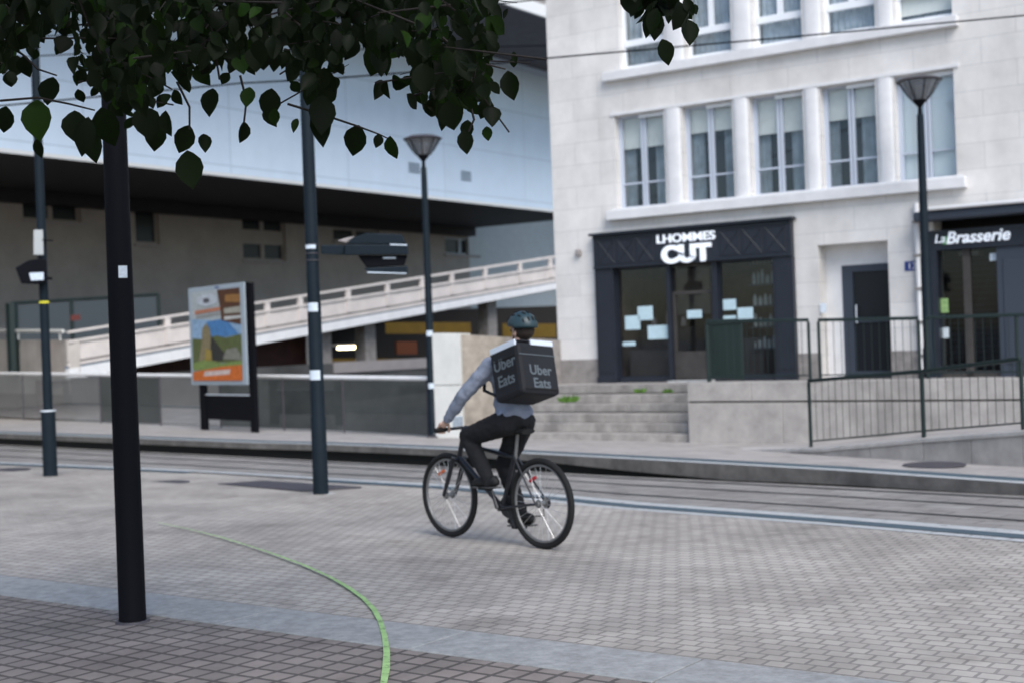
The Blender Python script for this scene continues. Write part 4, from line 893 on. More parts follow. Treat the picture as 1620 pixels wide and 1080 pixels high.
# signal head
Ys = c.y - .05
def P(px, py, dy=0): return at(px, py, Ys + dy)
sh_ = sp
b = MB(); b.prism([P(508, 402), P(545, 404), P(545, 404, .12), P(508, 402, .12)], [P(508, 388), P(545, 388), P(545, 388, .12), P(508, 388, .12)]); b.build('arm', 'pole', sh_, bevel=.01)
def plate(name, pts, m, y0, y1, bv=.012):
    b = MB(); b.prism([P(x, y, y0) for x, y in pts], [P(x, y, y1) for x, y in pts]); return b.build(name, m, sh_, bevel=bv)
sh_ = plate('signal_head', [(545, 387), (645, 387), (646, 403), (545, 404)], 'pole', -.12, .28); plate('hood', [(548, 386.5), (560, 376), (580, 369), (636, 371), (643, 386.5)], 'pole', -.10, .26)
plate('visor', [(566, 404.5), (580, 424), (640, 420), (645, 404)], 'poleblk', -.05, .2); plate('lower_housing', [(576, 424.5), (583, 433), (645, 434), (645, 421), (640, 421)], 'pole', -.10, .26)
plate('bracket', [(533, 381), (550, 376), (562, 374), (548, 385)], 'beige', .0, .05); plate('label_strip', [(617, 386), (644, 387), (644, 389), (617, 388)], 'sticker', -.13, -.121, 0); plate('edge_highlight', [(580, 430), (643, 432), (643, 433.5), (582, 432)], 'sticker', -.12, -.101, 0)
plate('lens', [(606, 407), (626, 407), (626, 409.5), (606, 409.5)], 'sticker', -.06, -.051, 0)
# left pole
c = onz(80, 756, -.15)
lp = thing('tram_pole', c, 'leftmost dark pole with thick base sleeve, yellow band, white box and black signal box', 'pole', 'dark blue poles along the tram track')
r0 = 11 * c.y / F; zs = zat(650, 76, c.y) - c.z
b = MB(); b.lathe(c, [(r0, 0), (r0, zs), (r0 * .65, zs + .03), (r0 * .6, 7.5)], 24); b.build('shaft', 'pole', lp, smooth=True)
b = MB(); b.lathe(c + UP * zs, [(r0 * 1.08, 0), (r0 * 1.08, .02)], 24); b.build('band', 'steel', lp)
b = MB(); b.lathe(c + UP * (zat(480, 73, c.y) - c.z), [(r0 * .7, 0), (r0 * .7, .03)], 24); b.build('band', 'yel', lp)
stick(lp, c, zat(637, 76, c.y), r0 * .62, w_=.1, h_=.12, a0=-1.6)
Ys = c.y - .12
b = MB(); b.prism([P(53, 404), P(69, 404), P(69, 404, .15), P(53, 404, .15)], [P(53, 364), P(68, 364), P(68, 364, .15), P(53, 364, .15)]); wb_ = b.build('control_box', mat('box_grey', (.42, .44, .44)), lp, bevel=.01)
b = MB(); b.prism([P(66, 381), P(84, 382), P(84, 382, .2), P(66, 381, .2)], [P(66, 379), P(84, 380), P(84, 380, .2), P(66, 379, .2)]); b.build('strap', 'poleblk', wb_)
hexa = [(24, 424), (45, 412), (67, 408), (74, 412), (74, 446), (60, 450), (34, 449)]
b = MB(); b.prism([P(x, y, -.15) for x, y in hexa], [P(x, y, .15) for x, y in hexa]); sg = b.build('signal_box', 'poleblk', lp, bevel=.012)
lab = [(46, 432), (69, 431), (69, 443), (49, 444)]; b = MB(); b.prism([P(x, y, -.158) for x, y in lab], [P(x, y, -.151) for x, y in lab]); b.build('label', 'sticker', sg)
b = MB(); b.tube([P(70, 440, .05), P(82, 441, .05)], .02, 6); b.build('bracket', 'poleblk', sg)
# lamp posts
def lamp(c, ztop, label, sc_=1.0, stickers=()):
    root = thing('street_lamp', c, label, 'street lamp', 'street lamps with wide conical heads')
    H = ztop - c.z
    b = MB(); b.lathe(c, [(.095, 0), (.095, .5), (.082, .52), (.078, 1.9), (.07, 1.94), (.055, H - .85), (.05, H - .60)], 20); b.build('post', 'pole', root, smooth=True)
    b = MB(); b.lathe(c, [(.13, 0), (.13, .03), (.1, .05)], 20); b.build('base_plate', 'iron', root)
    b = MB(); b.lathe(c + UP * (H - .60), [(.035, 0), (.03, .1), (.03, .12), (.10, .2), (.12, .23)], 20); b.build('neck', 'poleblk', root, smooth=True)
    b = MB(); N = 20
    b.lathe(c + UP * (H - .372), [(.12, 0), (.20, .10), (.31, .28)], 28); b.build('diffuser', 'lampglass', root, smooth=True)
    b = MB(); b.lathe(c + UP * (H - .09), [(.34, 0), (.36, .02), (.25, .07), (.05, .09)], 28); b.build('cap', 'iron', root, smooth=True)
    for k in range(8):
        a = k * math.pi / 4; d = Vector((math.cos(a), math.sin(a), 0)); b = MB(); b.tube([c + UP * (H - .37) + d * .125, c + UP * (H - .27) + d * .21, c + UP * (H - .09) + d * .325], .008, 5); b.build('rib', 'poleblk', root)
    b = MB(); b.lathe(c + UP * (H - .35), [(.05, 0), (.05, .2)], 12); b.build('bulb', 'white', root)
    for z in stickers: stick(root, c, z, .083, w_=.12, h_=.10, a0=-1.6)
    return root
c = onz(686, 692, -.16); lamp(c, zat(214, 670, c.y), 'dark street lamp with conical head on the platform near the photo centre', stickers=(zat(518, 682, c.y), zat(600, 684, c.y)))
c = at(1471, 598, 21.2); c.z = .70; lamp(c, zat(121, 1466, c.y), 'dark street lamp with conical head on the terrace in front of the right shopfront')
# ================================================================ WIRES
def wire(pts, Y0, Y1, label, r=.012):
    P3 = []
    n_ = len(pts)
    for i, (x, y) in enumerate(pts): P3.append(at(x, y, lerp(Y0, Y1, i / (n_ - 1))))
    b = MB(); b.tube(P3, r, 6); tag(b.build('overhead_wire', 'poleblk'), label, 'wire', 'overhead tram wires')
wire([(-700, 215), (0, 168), (383, 132), (520, 125), (660, 114), (860, 93), (1240, 60), (1620, 25), (2200, -38)], 20, 20, 'thin black overhead wire crossing the whole photo below the tree branches', .013)
wire([(-700, 90), (300, 48), (700, 15), (880, -3), (1400, -60), (2200, -160)], 20, 20, 'thin black overhead wire highest up, crossing the dark roof soffit', .011)
wire([(-500, 108), (0, 92), (120, 86), (300, 82), (600, 78), (1000, 70)], 19, 30, 'thin overhead wire seen through the leaves at the upper left', .011)
# ================================================================ TREE
def interp(tab, x):
    for i in range(len(tab) - 1):
        if x <= tab[i + 1][0]: 
            t = (x - tab[i][0]) / (tab[i + 1][0] - tab[i][0]); return lerp(tab[i][1], tab[i + 1][1], max(0, t))
    return tab[-1][1]
LOW = [(-400, 190), (0, 110), (30, 75), (60, 90), (75, 50), (110, 25), (130, 45), (150, 160), (190, 185), (240, 175), (280, 130), (330, 110), (390, 110), (430, 105), (470, 120), (500, 165), (530, 120), (560, 70), (600, 80), (640, 95), (670, 135), (700, 165), (740, 185), (770, 165), (785, 60), (800, -60), (830, -220), (900, -260), (1300, -320)]
tree = thing('street_tree', Vector((-3.5, 4.3, 0)), 'dark leafy tree whose low branches hang across the top left of the photo', 'tree')
class Leaves(MB): pass
LB = MB()
def leaf(p, L, tip, nrm):
    """ovate leaf: stalk end p, tip direction, face normal"""
    tip = tip.normalized(); side = tip.cross(nrm).normalized(); n_ = side.cross(tip)
    prof = [(0, .0), (.10, .17), (.28, .35), (.5, .40), (.72, .30), (.88, .14), (1, 0)]
    c = random.uniform(-.03, .30); wk = random.uniform(.62, 1.1); cup = random.uniform(.1, .6); vs = []; fs = []
    for t, w_ in prof:
        droop = -n_ * (t * t) * c * L; vs += [p + tip * t * L + droop + side * w_ * wk * L + n_ * w_ * L * cup, p + tip * t * L + droop, p + tip * t * L + droop - side * w_ * wk * L + n_ * w_ * L * cup]
    for i in range(len(prof) - 1):
        k = 3 * i; fs += [(k, k + 1, k + 4, k + 3), (k + 1, k + 2, k + 5, k + 4)]
    LB.add(vs, fs)
rt = random.Random(11)
def rleaf(p, L=None, facing=.5):
    L = L or rt.uniform(.045, .09)
    rx = p - Vector((0, 0, EYE)); px_ = 810 + (rx.x * c_ - rx.z * s_) / rx.y * F; py_ = 540 - (rx.x * s_ + rx.z * c_) / rx.y * F
    if 815 < px_ < 985 and py_ > -75: return
    tip = Vector((rt.gauss(0, .45), rt.gauss(0, .45), -1 + rt.gauss(0, .35))); 
    nrm = Vector((rt.gauss(0, .7), -1 + rt.gauss(0, .8), rt.gauss(0, .5)))
    leaf(p, L, tip, nrm)
TW = MB()
def seg_twig(a, c, r0=.006, r1=.002, sag=.04):
    m1 = lerp(a, c, .5) + Vector((rt.uniform(-.05, .05), rt.uniform(-.05, .05), sag)); TW.tube([a, lerp(a, m1, .5) + UP * sag * .3, m1, lerp(m1, c, .5) + UP * sag * .3, c], [r0, lerp(r0, r1, .3), lerp(r0, r1, .5), lerp(r0, r1, .8), r1], 5)
clust = []
for i in range(620):      # leafy twigs through the crown volume
    Y = rt.uniform(4.3, 6.6); px = rt.uniform(-420, 1250); 
    lowy = interp(LOW, px)
    d = ray(px, lowy); zl = EYE + d.z * Y; up = rt.random() ** 1.5 * 2.3
    p = Vector((d.x * Y, Y, zl + .06 + up))
    clust.append(p)
    n_ = rt.randint(6, 10); dirv = Vector((rt.gauss(0, 1), rt.gauss(0, 1), rt.gauss(0, .3))).normalized() * rt.uniform(.12, .28); 
    TW.tube([p - dirv, p, p + dirv * .7], [.004, .003, .0015], 4)
    for k in range(n_):
        q = p + dirv * rt.uniform(-1, .7) + Vector((rt.gauss(0, .035), rt.gauss(0, .035), rt.gauss(0, .03)))
        rleaf(q)
# extra fill low in the crown so the lower edge is dense
for i in range(1900):
    Y = rt.uniform(4.4, 6.4); px = rt.uniform(-150, 775); d = ray(px, interp(LOW, px) - rt.random() * 190 - 22); rleaf(Vector((d.x * Y, Y, EYE + d.z * Y)))
# single leaves hanging below the mass (photo position, size)
HANG = [(14, 112, 26), (28, 88, 34), (84, 122, 44), (10, 168, 42), (58, 158, 62), (38, 88, 34), (58, 220, 30), (118, 175, 50), (140, 185, 60), (160, 170, 60), (150, 210, 45), (250, 195, 42), (262, 175, 40), (230, 170, 50), (300, 198, 46), (296, 238, 60), (322, 212, 30), (337, 140, 44), (386, 192, 34), (395, 138, 36), (430, 140, 46), (436, 172, 26), (510, 150, 62), (505, 172, 60), (520, 120, 50), (589, 80, 44), (568, 198, 48), (617, 215, 38), (600, 212, 22), (685, 155, 24), (803, 112, 46), (735, 205, 38), (740, 190, 30), (775, 168, 34), (770, 200, 22), (725, 150, 50), (700, 130, 60), (735, 120, 50), (755, 90, 45), (708, 160, 45), (780, 62, 26), (812, 82, 18), (760, 120, 40), (690, 95, 50), (720, 70, 60), (762, 45, 36), (735, 15, 50), (660, 60, 50), (682, 70, 55), (745, 60, 40), (668, 100, 50), (600, 60, 60)]
for px, py, L in HANG:
    Y = rt.uniform(4.8, 5.3); p = at(px, py, Y); 
    leaf(p, L * Y / F * 1.05, Vector((rt.gauss(0, .2), rt.gauss(0, .2), -1)), Vector((rt.gauss(0, .35), -1, rt.gauss(0, .2))))
for pts in ([(455, 165), (520, 185), (565, 200), (600, 213), (625, 225)], [(0, 160), (60, 155), (110, 165), (150, 175)], [(0, 60), (40, 90), (60, 110), (90, 120)], [(700, 60), (740, 95), (760, 100), (800, 110)], [(740, 150), (750, 190), (738, 215)], [(280, 130), (300, 170), (300, 205)], [(380, 120), (390, 160), (386, 195)]):
    TW.tube([at(x, y, 5.05) for x, y in pts], [.005, .0045, .004, .003, .002][:len(pts)], 5)
# right-hand hanging spray
for i in range(170):
    t = rt.random(); px = lerp(985, 1085, t) + rt.gauss(0, 8) ; lo = interp([(960, -30), (985, 5), (1000, 28), (1020, 45), (1040, 52), (1060, 35), (1075, 48), (1092, 52), (1100, 30), (1110, -10)], px)
    py = lo - 36 - rt.random() ** 1.3 * 170; 
    if px - 985 > (lo - 0) * 1.6 + 90: continue
    rleaf(at(px, py, rt.uniform(4.9, 5.5)), L=rt.uniform(.07, .10))
for px, py, L, dx in ((1047, 62, 42, .35), (1085, 30, 44, .1), (1024, 22, 40, -.1), (990, -18, 44, .3), (1036, 18, 46, .0)):
    leaf(at(px, py, 5.0), L * 5 / F, Vector((dx, 0, -1)), Vector((.3, -1, 0)))
TW.tube([at(900, -330, 5.3), at(980, -120, 5.2), at(1020, -30, 5.1), at(1060, 20, 5.05), at(1090, 45, 5.0)], [.02, .012, .008, .005, .002], 6)
# trunk and limbs
tb = Vector((-3.5, 4.3, 0)); fork = Vector((-3.25, 4.4, 2.5))
b = MB(); b.tube([tb - UP * .05, tb + UP * .25, tb + Vector((.04, .02, 1.2)), fork, fork + Vector((.1, .1, 1.0)), fork + Vector((.3, .2, 2.3))], [.19, .15, .13, .12, .09, .05], 14); b.build('trunk', 'bark', tree, smooth=True)
b = MB()
for tgt, r in ((Vector((-2.0, 5.2, 3.2)), .06), (Vector((-.8, 5.4, 3.3)), .055), (Vector((.35, 5.3, 3.6)), .04), (Vector((-3.4, 5.9, 3.3)), .05), (Vector((-2.4, 4.8, 4.2)), .05), (Vector((-1.4, 5.8, 4.4)), .05)):
    m1 = lerp(fork, tgt, .5) + UP * .25; b.tube([fork, lerp(fork, m1, .5) + UP * .08, m1, lerp(m1, tgt, .6), tgt], [r * 1.3, r, r * .8, r * .6, r * .35], 8)
    near_ = sorted(clust, key=lambda q: (q - tgt).length)[:34]
    for q in near_[::2]: b.tube([lerp(m1, tgt, rt.uniform(.2, 1)), lerp(tgt, q, .5) + UP * .05, q], [r * .25, .008, .003], 5)
b.build('branches', 'bark', tree, smooth=True)
TW.build('twigs', mat('twig_bark', (.018, .014, .012)), tree)
lo_ = LB.build('foliage', 'leaf', tree)
for p_ in lo_.data.polygons: p_.use_smooth = True
# ================================================================ BICYCLE AND RIDER
hx, hy = -.668, .744; ang_ = math.atan2(hy, hx)
bx, by = -.188, 10.59
bpy.context.view_layer.update()
ok, hitp, *_r = sc.ray_cast(bpy.context.evaluated_depsgraph_get(), Vector((bx, by, 1.0)), Vector((0, 0, -1)))
bz = hitp.z if ok else 0
bike = thing('bicycle', (bx, by, bz), 'black mountain bicycle ridden leftwards across the paved square', 'bicycle'); bike.rotation_euler = (0, 0, ang_)
V = Vector; R_ = .345
def torus(b, c, R, r, n=48, m=10, y=0):
    vs = []; fs = []
    for i in range(n):
        a = 2 * math.pi * i / n
        for j in range(m):
            t = 2 * math.pi * j / m; rr_ = R + r * math.cos(t); vs.append(c + V((rr_ * math.cos(a), r * math.sin(t), rr_ * math.sin(a))))
    for i in range(n):
        for j in range(m): fs.append((i * m + j, ((i + 1) % n) * m + j, ((i + 1) % n) * m + (j + 1) % m, i * m + (j + 1) % m))
    b.add(vs, fs); return b
BB_ = V((-.10, 0, .285)); RAx = V((-.55, 0, R_)); FAx = V((.55, 0, R_))
for c, nm, col in ((RAx, 'rear', 'redrefl'), (FAx, 'front', 'orrefl')):
    wr = MB(); wr.tube([c + V((0, -.055, 0)), c + V((0, .055, 0))], [.02, .02], 12); wr.tube([c + V((0, -.035, 0)), c + V((0, -.030, 0))], .032, 16); wr.tube([c + V((0, .035, 0)), c + V((0, .030, 0))], .032, 16)
    hub = wr.build('wheel', 'rimm', bike, local=True)
    torus(MB(), c, R_ - .024, .024).build('tyre', 'tyre', hub, local=True, smooth=True)
    torus(MB(), c, R_ - .055, .011, 48, 6).build('rim', 'rimm', hub, local=True)
    b = MB()
    for k in range(28):
        a = 2 * math.pi * k / 28; sd_ = .033 if k % 2 else -.033; off = .5 * (1 if (k // 2) % 2 else -1)
        b.tube([c + V((.03 * math.cos(a + off), sd_, .03 * math.sin(a + off))), c + V(((R_ - .06) * math.cos(a), 0, (R_ - .06) * math.sin(a)))], .0016, 4)
    b.build('spokes', 'spoke', hub, local=True)
    b = MB(); a = 1.1; fr = Frame(c + V((.2 * math.cos(a), 0, .2 * math.sin(a))), V((math.cos(a + 1.57), 0, math.sin(a + 1.57))), V((0, 1, 0)), V((math.cos(a), 0, math.sin(a)))); b.box(fr, -.04, .04, -.008, .008, -.012, .012); b.build('reflector', col, hub, local=True, bevel=.003)
HT = V((.36, 0, .80)); HB = V((.405, 0, .66)); ST = V((-.27, 0, .72))
b = MB(); b.tube([HT + V((-.01, 0, .02)), HB - V((-.008, 0, .02))], .021, 12); b.tube([HB, BB_], [.021, .020], 12); b.tube([HT - V((0, 0, .03)), ST - V((-.01, 0, .04))], .017, 12); b.tube([BB_, ST], .017, 12)
for s_1 in (-1, 1):
    b.tube([BB_ + V((-.02, .03 * s_1, 0)), RAx + V((0, .065 * s_1, 0))], [.011, .008], 8); b.tube([ST + V((0, .014 * s_1, -.03)), RAx + V((0, .065 * s_1, 0))], [.009, .007], 8)
b.tube([BB_ + V((0, -.04, 0)), BB_ + V((0, .04, 0))], .026, 14); b.build('frame', 'frame', bike, local=True, smooth=True)
b = MB(); CR = V((.408, 0, .64)); b.tube([CR + V((0, -.065, 0)), CR + V((0, .065, 0))], .018, 10)
for s_1 in (-1, 1): b.tube([CR + V((0, .06 * s_1, .02)), lerp(CR, FAx, .5) + V((0, .06 * s_1, 0)), FAx + V((0, .06 * s_1, 0))], [.018, .020, .014], 10)
b.build('fork', 'frame', bike, local=True, smooth=True)
b = MB(); HBc = V((.31, 0, .90)); b.tube([HT, V((.345, 0, .89)), HBc], [.018, .017, .018], 10)
b.tube([HBc + V((-.04, -.34, .0)), HBc + V((-.01, -.15, .0)), HBc, HBc + V((-.01, .15, 0)), HBc + V((-.04, .34, .0))], .0125, 10); hb = b.build('handlebar', 'frame', bike, local=True, smooth=True)
for s_1 in (-1, 1):
    b = MB(); b.tube([HBc + V((-.025, .22 * s_1, 0)), HBc + V((-.041, .345 * s_1, 0))], .017, 10); b.build('grip', 'tyre', hb, local=True)
    b = MB(); b.tube([HBc + V((-.01, .2 * s_1, 0)), HBc + V((.03, .22 * s_1, -.015)), HBc + V((.02, .32 * s_1, -.03))], .005, 6); b.build('brake_lever', 'rimm', hb, local=True)
b = MB(); fr = Frame(HBc + V((.04, .05, .04)), V((0, 1, 0)), V((1, 0, 0))); b.box(fr, -.05, .05, -.006, .006, -.03, .05); b.build('phone_mount', 'sticker', hb, local=True, bevel=.004)
b = MB(); b.tube([ST - V((.0, 0, .05)), V((-.305, 0, .86))], .0135, 10); b.build('seat_post', 'rimm', bike, local=True)
b = MB(); vs = []; N = 10
prof = [(-.43, .07), (-.40, .078), (-.34, .07), (-.28, .045), (-.22, .028), (-.17, .022), (-.155, .012)]
loops = []
for x, w_ in prof: loops.append([V((x, w_ * math.cos(a), .885 + .022 * math.sin(a))) for a in [2 * math.pi * k / N for k in range(N)]])
n0 = 0; vs = [v for l in loops for v in l]; fs = [tuple(range(N)), tuple(range((len(loops) - 1) * N, len(loops) * N))]
for i in range(len(loops) - 1):
    for k in range(N): fs.append((i * N + k, i * N + (k + 1) % N, (i + 1) * N + (k + 1) % N, (i + 1) * N + k))
b.add(vs, fs); b.build('saddle', 'tyre', bike, local=True, smooth=True)
cd = V((.06, 0, .16)); b = MB()
b.lathe(V((0, 0, 0)), [(.001, 0), (.085, 0), (.085, .003), (.001, .003)], 30)
b.v = [V((v.x, v.z - .05, v.y)) + BB_ for v in b.v]; b.tube([BB_ + V((0, .055, 0)), BB_ + cd + V((0, .065, 0))], [.016, .012], 8); b.tube([BB_ + V((0, -.055, 0)), BB_ - cd + V((0, -.065, 0))], [.016, .012], 8); ck = b.build('crank', 'frame', bike, local=True)
for s_1 in (1, -1):
    b = MB(); fr = Frame(BB_ + cd * s_1 + V((0, .115 * s_1, 0)), V((1, 0, 0)), V((0, 1, 0))); b.box(fr, -.045, .045, -.045, .045, -.012, .012); b.build('pedal', 'tyre', bike, local=True, bevel=.004)
b = MB(); b.tube([BB_ + V((0, -.047, .085)), RAx + V((0, -.047, .035))], .005, 5); b.tube([BB_ + V((0, -.047, -.085)), RAx + V((.03, -.047, -.10)), RAx + V((.035, -.047, -.04))], .005, 5); b.tube([RAx + V((0, -.052, 0)), RAx + V((0, -.04, 0))], .045, 16); b.build('chain', 'rail', bike, local=True)
# ---- remeshed continuous bodies
def blob(name, chains, m, parent, voxel=.008, smooth=6, ell=()):
    bm = bmesh.new()
    def sph(c, r, sc3=(1, 1, 1), rot=None):
        g = bmesh.ops.create_icosphere(bm, subdivisions=2, radius=1.0)
        mt = Matrix.Translation(c) @ (rot.to_4x4() if rot else Matrix()) @ Matrix.Diagonal((r * sc3[0], r * sc3[1], r * sc3[2], 1))
        bmesh.ops.transform(bm, matrix=mt, verts=g['verts'])
    for ch in chains:
        for i in range(len(ch) - 1):
            (p, r), (q, t) = ch[i], ch[i + 1]; p, q = V(p), V(q); L = (q - p).length; k = max(2, int(L / (min(r, t) * .28)))
            for j in range(k + 1): sph(lerp(p, q, j / k), lerp(r, t, j / k))
    for c, sc3 in ell: sph(V(c), 1, sc3)
    me = bpy.data.meshes.new(name); bm.to_mesh(me); bm.free()
    o = bpy.data.objects.new(name, me); sc.collection.objects.link(o)
    md = o.modifiers.new('r', 'REMESH'); md.mode = 'VOXEL'; md.voxel_size = voxel
    ms = o.modifiers.new('s', 'SMOOTH'); ms.iterations = smooth; ms.factor = .5
    dg = bpy.context.evaluated_depsgraph_get(); dg.update(); me2 = bpy.data.meshes.new_from_object(o.evaluated_get(dg)); o.modifiers.clear(); o.data = me2
    for p_ in me2.polygons: p_.use_smooth = True
    me2.materials.clear(); me2.materials.append(M[m]); o.parent = parent
    return o
HIP = .95; SH = {}
head = V((-.285, -.10, 1.645)); neck0 = V((-.20, -.03, 1.44))
chest = V((-.20, -.02, 1.30)); waist = V((-.25, 0, 1.10)); pel = V((-.275, 0, .98))
arms = {1: [(-.185, .155, 1.385), (.0, .262, 1.18), (.235, .262, .965)], -1: [(-.185, -.195, 1.385), (.0, -.272, 1.17), (.235, -.262, .965)]}
legs = {1: [(-.27, .085, .955), (.135, .125, .84), (-.105, .13, .50)], -1: [(-.27, -.085, .955), (-.02, -.105, .60), (-.20, -.115, .215)]}
ch = []
def lc(pts, rs): return [(p, r) for p, r in zip(pts, rs)]
def midp(a, b_, t=.5): return tuple(lerp(V(a), V(b_), t))
for s_1 in (1, -1):
    a, e, w_ = arms[s_1]; ch.append([(tuple(neck0 - V((0, 0, .04))), .05), (a, .052), (midp(a, e, .4), .045), (e, .038), (midp(e, w_, .35), .040), (w_, .027)])
    hc = V(w_) + V((.035, .0, -.028)); ch.append([(w_, .027), (tuple(hc), .027)])
    for f in range(4):      # fingers curled round the grip
        yy = .262 * s_1 + (f - 1.5) * .020 + .005; r = .0095 - (.0012 if f in (0, 3) else 0); c0 = HBc + V((-.032, 0, 0)); L = (1.0, 1.1, 1.05, .85)[f]
        ch.append([((hc.x - .005, yy, hc.z + .015), r * 1.3), ((c0.x + .005, yy, c0.z + .030), r * 1.1), ((c0.x + .03 * L, yy, c0.z + .014), r), ((c0.x + .026 * L, yy, c0.z - .018), r * .95), ((c0.x + .002, yy, c0.z - .026), r * .85)])
    ch.append([((hc.x - .02, .262 * s_1 - .035 * s_1, hc.z), .013), ((c0.x - .012, .262 * s_1 - .055 * s_1, c0.z - .008), .011), ((c0.x + .008, .262 * s_1 - .062 * s_1, c0.z - .022), .009)])
    h_, k_, an = legs[s_1]; ch.append([(tuple(pel), .10), (h_, .085), (midp(h_, k_, .5), .072), (k_, .055), (midp(k_, an, .3), .055), (midp(k_, an, .7), .042), (an, .035)]); ft = BB_ + cd * s_1 + V((.03, .125 * s_1, .04)); ch.append([(an, .035), (tuple(lerp(V(an), ft, .5)), .035), (tuple(ft), .03)])
ch.append([(tuple(pel), .115), (tuple(waist), .105), (tuple(chest), .12), (tuple(neck0 - V((0, 0, .06))), .08)]); ch.append([(tuple(neck0 - V((0, 0, .04))), .06), (tuple(lerp(neck0, head, .5) + V((-.01, 0, 0))), .053), (tuple(head - V((-.0, 0, .04))), .055)])
ell = [(chest + V((0, 0, .03)), (.105, .165, .13)), (waist, (.10, .14, .12)), (pel, (.11, .15, .11)), (head + V((-.01, 0, .02)), (.097, .077, .10)), (head + V((.03, 0, -.05)), (.062, .055, .06)), (head + V((.092, 0, -.015)), (.016, .012, .022)), (head + V((.078, 0, -.055)), (.018, .026, .010)), (head + V((.07, 0, -.09)), (.022, .024, .018)), (head + V((-.005, .079, -.01)), (.018, .008, .030)), (head + V((-.005, -.079, -.01)), (.018, .008, .030)), (head + V((.078, .03, .028)), (.014, .022, .008)), (head + V((.078, -.03, .028)), (.014, .022, .008))]
rider = blob('person', ch, 'skin', None, .0055, 3, ell)
rider.location = (bx, by, bz); rider.rotation_euler = (0, 0, ang_)
tag(rider, 'cyclist in blue grey jacket, black trousers and teal helmet, bag on back', 'person')
for s_1 in (1, -1):
    b = MB(); b.lathe(head + V((.081, .03 * s_1, .01)), [(.001, -.01), (.009, -.006), (.011, 0), (.009, .006), (.001, .01)], 10); b.build('eye', 'eye', rider, local=True)
# jacket
jc = [[(tuple(pel + V((.0, 0, .06))), .125), (tuple(waist), .125), (tuple(chest), .14), (tuple(neck0 - V((0, 0, .05))), .09)], [(tuple(neck0 - V((0, 0, .04))), .075), (tuple(neck0 + V((0, 0, .035))), .064)]]
for s_1 in (1, -1):
    a, e, w_ = arms[s_1]; jc.append([(tuple(chest + V((0, .05 * s_1, .08))), .09), (a, .075), (midp(a, e, .5), .066), (e, .056), (midp(e, w_, .5), .050), (midp(e, w_, .9), .038)])
jk = blob('jacket', jc, 'jacket', rider, .009, 5, [(chest + V((0, 0, .03)), (.125, .19, .145)), (waist, (.12, .165, .14)), (pel + V((0, 0, .05)), (.135, .17, .10))])
tc_ = []
for s_1 in (1, -1):
    h_, k_, an = legs[s_1]; tc_.append([(tuple(pel - V((0, 0, .01))), .115), (h_, .108), (midp(h_, k_, .5), .095), (k_, .076), (midp(k_, an, .3), .070), (midp(k_, an, .7), .058), (midp(k_, an, .96), .050)])
tr = blob('trousers', tc_, 'trousers', rider, .009, 5, [(pel - V((0, 0, .0)), (.13, .165, .115))])
for s_1 in (1, -1):
    ft = BB_ + cd * s_1 + V((0, .125 * s_1, 0)); an = V(legs[s_1][2]); 
    tl = V((.10, .01 * s_1, .03 if s_1 > 0 else .03)); heel = V((ft.x - .13, ft.y, ft.z + (.055 if s_1 > 0 else .065)))
    shx = blob('shoe', [[(tuple(heel), .036), (tuple(ft + V((.0, 0, .048))), .040), (tuple(ft + V((.075, 0, .042))), .036), (tuple(ft + V((.115, 0, .036))), .026)], [(tuple(an + V((0, 0, -.01))), .044), (tuple(heel + V((.02, 0, .01))), .042)]], 'shoe', rider, .007, 3)
    b = MB(); P0 = [heel + V((-.035, .035, -.036)), ft + V((.12, .035, .008)), ft + V((.12, -.035, .008)), heel + V((-.035, -.035, -.036))]; b.prism([p - V((0, 0, .012)) for p in P0], P0); b.build('sole', 'sole', shx, local=True, bevel=.005)
for o_, st_v, sz_v in ((jk, .022, .07), (tr, .016, .06)):
    tx = bpy.data.textures.new('folds', 'CLOUDS'); tx.noise_scale = sz_v; tx.noise_depth = 1
    md = o_.modifiers.new('folds', 'DISPLACE'); md.texture = tx; md.strength = st_v; md.mid_level = .5
b = MB()
for s_1 in (1, -1):
    pass
# helmet
hm = bmesh.new(); bmesh.ops.create_uvsphere(hm, u_segments=32, v_segments=20, radius=1)
hm.verts.ensure_lookup_table()
for v in hm.verts: v.co = V((v.co.x * .133, v.co.y * .108, v.co.z * .115))
cut = [v for v in hm.verts if v.co.z < -.02 + .15 * (v.co.x if v.co.x > 0 else -v.co.x * .0)]
bmesh.ops.delete(hm, geom=cut, context='VERTS')
me = bpy.data.meshes.new('helmet'); hm.to_mesh(me); hm.free(); ho = bpy.data.objects.new('helmet', me); sc.collection.objects.link(ho); me.materials.append(M['helmet']); ho.parent = rider; ho.location = head + V((-.012, 0, .042))
vb = MB()
for k in range(-2, 3):
    for (e0_, e1_) in ((.35, .62), (.95, 1.25), (1.65, 1.95), (2.3, 2.6)):
        pts_ = []
        for j in range(5):
            t_ = lerp(e0_, e1_, j / 4); yy_ = k * .036; sc2 = math.sqrt(max(.05, 1 - (yy_ / .108) ** 2)); pts_.append(head + V((-.012 - math.cos(t_) * .136 * sc2, yy_, .042 + math.sin(t_) * .118 * sc2)))
        vb.tube(pts_, .0065, 5)
vb.build('helmet_vents', 'tyre', rider, local=True)
md = ho.modifiers.new('s', 'SOLIDIFY'); md.thickness = .016
for p_ in me.polygons: p_.use_smooth = True
b = MB()
for s_1 in (1, -1): b.tube([head + V((-.02, .085 * s_1, .03)), head + V((.01, .078 * s_1, -.05)), head + V((.05, .03 * s_1, -.115)), head + V((.055, 0, -.12))], .005, 5)
b.build('chin_strap', 'tyre', rider, local=True)
blob('hair', [], 'hair', rider, .008, 3, [(head + V((-.03, 0, .01)), (.086, .083, .085))])
b = MB(); b.lathe(neck0 + V((-.02, -.01, .01)), [(.078, 0), (.074, .03), (.066, .055)], 18); b.build('collar', 'shirt', rider, local=True, smooth=True)
